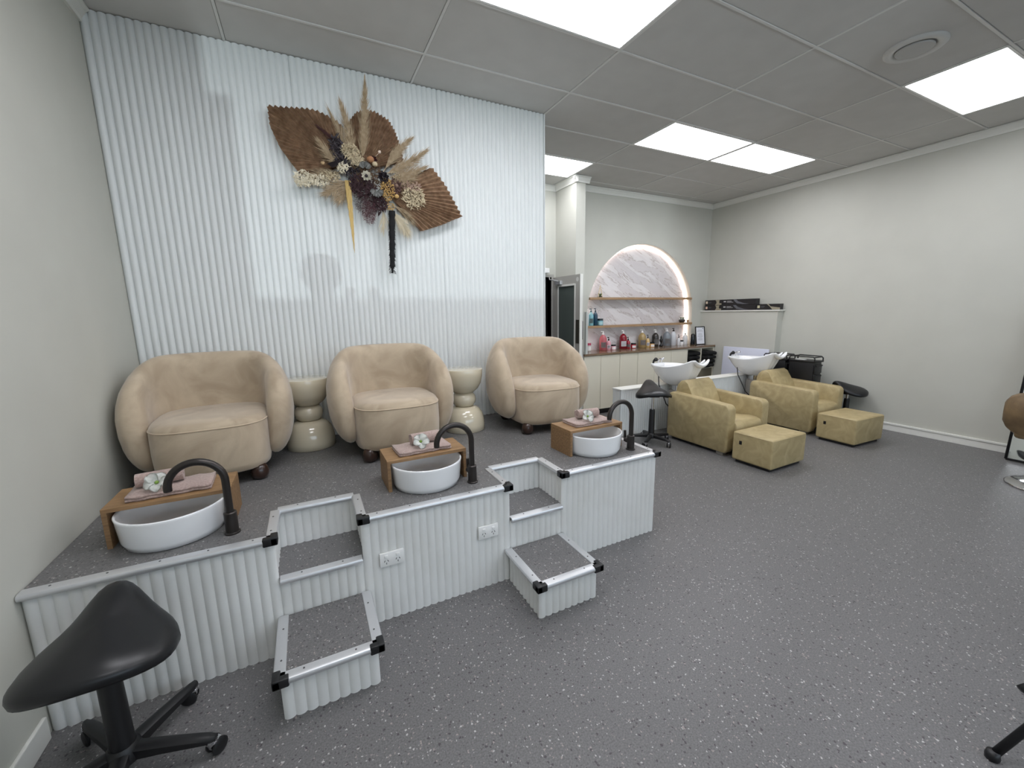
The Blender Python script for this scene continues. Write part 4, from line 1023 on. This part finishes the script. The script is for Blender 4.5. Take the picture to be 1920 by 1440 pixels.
# hanging gold and black tassels
b = new()
for i in range(16):
    o_ = (i - 7.5) / 7.5; ln = .36 + .12 * (1 - abs(o_)); pts = []
    for k in range(16):
        t_ = k / 15; pts.append(lc_(.366 + o_ * .017 * (1 - t_ ** 2 * .8) + .008 * t_ + .0015 * math.sin(k * 2.5 + i), 2.49 - t_ * (ln + .03), .08 + .006 * math.sin(i * 2.1)))
    tube(b, pts, [.0035 if k % 2 else .0022 for k in range(15)] + [.0008], 5)
obj('golden_tassel', b, mat('golden amaranth', (200, 172, 112), .8), art)
b = new(); rings = []
for k in range(18):
    t_ = k / 17; r_ = .022 * (1 - .25 * t_) * (1 if k < 16 else .5) + .003 * math.sin(k * 2.2); c_ = lc_(.668 - .026 * t_, 2.31 - .46 * t_, .075)
    rings.append([c_ + Vector((r_ * (1 + .15 * random.random()) * math.cos(a), r_ * math.sin(a), 0)) for a in [2 * PI * i / 12 for i in range(12)]])
loft(b, rings)
for i in range(500):
    t_ = random.random(); a = random.uniform(0, 2 * PI); c_ = lc_(.668 - .026 * t_, 2.31 - .46 * t_, .075); d = Vector((math.cos(a), -abs(math.sin(a)) * .5, -.6)); blade(b, c_ + Vector((.016 * math.cos(a), .016 * math.sin(a), 0)), d, .018, .001, Vector((0, 0, -.004)))
obj('black_tassel', b, mat('black amaranth', (16, 16, 18), .9), art)

# ------------------------------------------------------------------ the photographer, standing behind the camera (casts the shadow on the fluted wall)
pt_ = thing('person', 'person in dark clothes holding a phone up, behind the camera', 'person', (0, 0, 0))
skinm = mat('skin', (196, 150, 124), .5); cloth = mat('dark clothing', (40, 42, 48), .85); hairm = mat('brown hair', (52, 38, 30), .7)
def skin(name, V, E_, Rr, m_, root=0, sub=2):
    me = bpy.data.meshes.new(name); me.from_pydata(V, E_, []); o = bpy.data.objects.new(name, me); C.objects.link(o)
    md = o.modifiers.new('s', 'SKIN'); md.use_smooth_shade = True
    for i, r in enumerate(Rr):
        me.skin_vertices[0].data[i].radius = (r, r) if not isinstance(r, tuple) else r
    me.skin_vertices[0].data[root].use_root = True
    sm = o.modifiers.new('u', 'SUBSURF'); sm.levels = sub; sm.render_levels = sub
    bpy.context.view_layer.update(); dg = bpy.context.evaluated_depsgraph_get(); m2 = bpy.data.meshes.new_from_object(o.evaluated_get(dg))
    bpy.data.objects.remove(o); m2.materials.clear(); m2.materials.append(m_)
    for p in m2.polygons: p.use_smooth = True; p.material_index = 0
    o = bpy.data.objects.new(name, m2); C.objects.link(o); o.parent = pt_; return o
px_, py_ = -.26, -.64
V = [(px_, py_, .86), (px_, py_, 1.02), (px_, py_ + .01, 1.18), (px_, py_, 1.29), (px_, py_, 1.375), (px_, py_ + .015, 1.43), (px_, py_ + .02, 1.50), (px_, py_ + .015, 1.565)]
E_ = [(i, i + 1) for i in range(7)]; Rr = [(.15, .10), (.12, .09), (.135, .095), (.12, .08), .048, .055, .078, .07]
for s_ in (-1, 1):
    n0 = len(V); V += [(px_ + s_ * .09, py_, .80), (px_ + s_ * .10, py_ + .01, .45), (px_ + s_ * .10, py_ - .02, .08), (px_ + s_ * .11, py_ + .12, .035)]
    E_ += [(0, n0), (n0, n0 + 1), (n0 + 1, n0 + 2), (n0 + 2, n0 + 3)]; Rr += [.085, .058, .04, (.04, .03)]
hands = {1: [(px_ + .16, py_ + .0, 1.30), (.02, -.42, 1.17), (.055, -.21, 1.42), (.05, -.16, 1.47)], -1: [(px_ - .16, py_, 1.30), (-.36, -.40, 1.17), (-.10, -.22, 1.42), (-.075, -.17, 1.47)]}
for s_, pts in hands.items():
    n0 = len(V); V += pts; E_ += [(3, n0), (n0, n0 + 1), (n0 + 1, n0 + 2), (n0 + 2, n0 + 3)]; Rr += [.06, .042, .026, (.034, .016)]
    for k in range(4):
        m0 = len(V); b0_ = Vector(pts[3]); V += [tuple(b0_ + Vector((s_ * (.012 - .0), .012, .024 - .016 * k))), tuple(b0_ + Vector((-s_ * .01, .04, .028 - .017 * k)))]; E_ += [(n0 + 3, m0), (m0, m0 + 1)]; Rr += [.009, .008]
    m0 = len(V); V += [tuple(Vector(pts[3]) + Vector((-s_ * .03, -.01, .02)))]; E_ += [(n0 + 3, m0)]; Rr += [.010]
skin('body', V, E_, Rr, skinm)
b = new(); rings = []
for z, rx, ry in ((.78, .17, .115), (.95, .155, .115), (1.1, .15, .115), (1.25, .185, .12), (1.335, .15, .10), (1.375, .065, .065)): rings.append([(px_ + rx * math.cos(a), py_ + ry * math.sin(a), z) for a in [2 * PI * i / 24 for i in range(24)]])
loft(b, rings, False, False); obj('shirt', b, cloth, pt_, True)
b = sphere(new(), (px_, py_ - .012, 1.535), .098, 20, 1.0); sphere(b, (px_, py_ - .085, 1.46), .045, 14, 1.3)
for v in list(b.verts):
    if v.co.y > py_ + .055 and v.co.z < 1.585: v.co.y = py_ + .02
obj('hair', b, hairm, pt_, True)
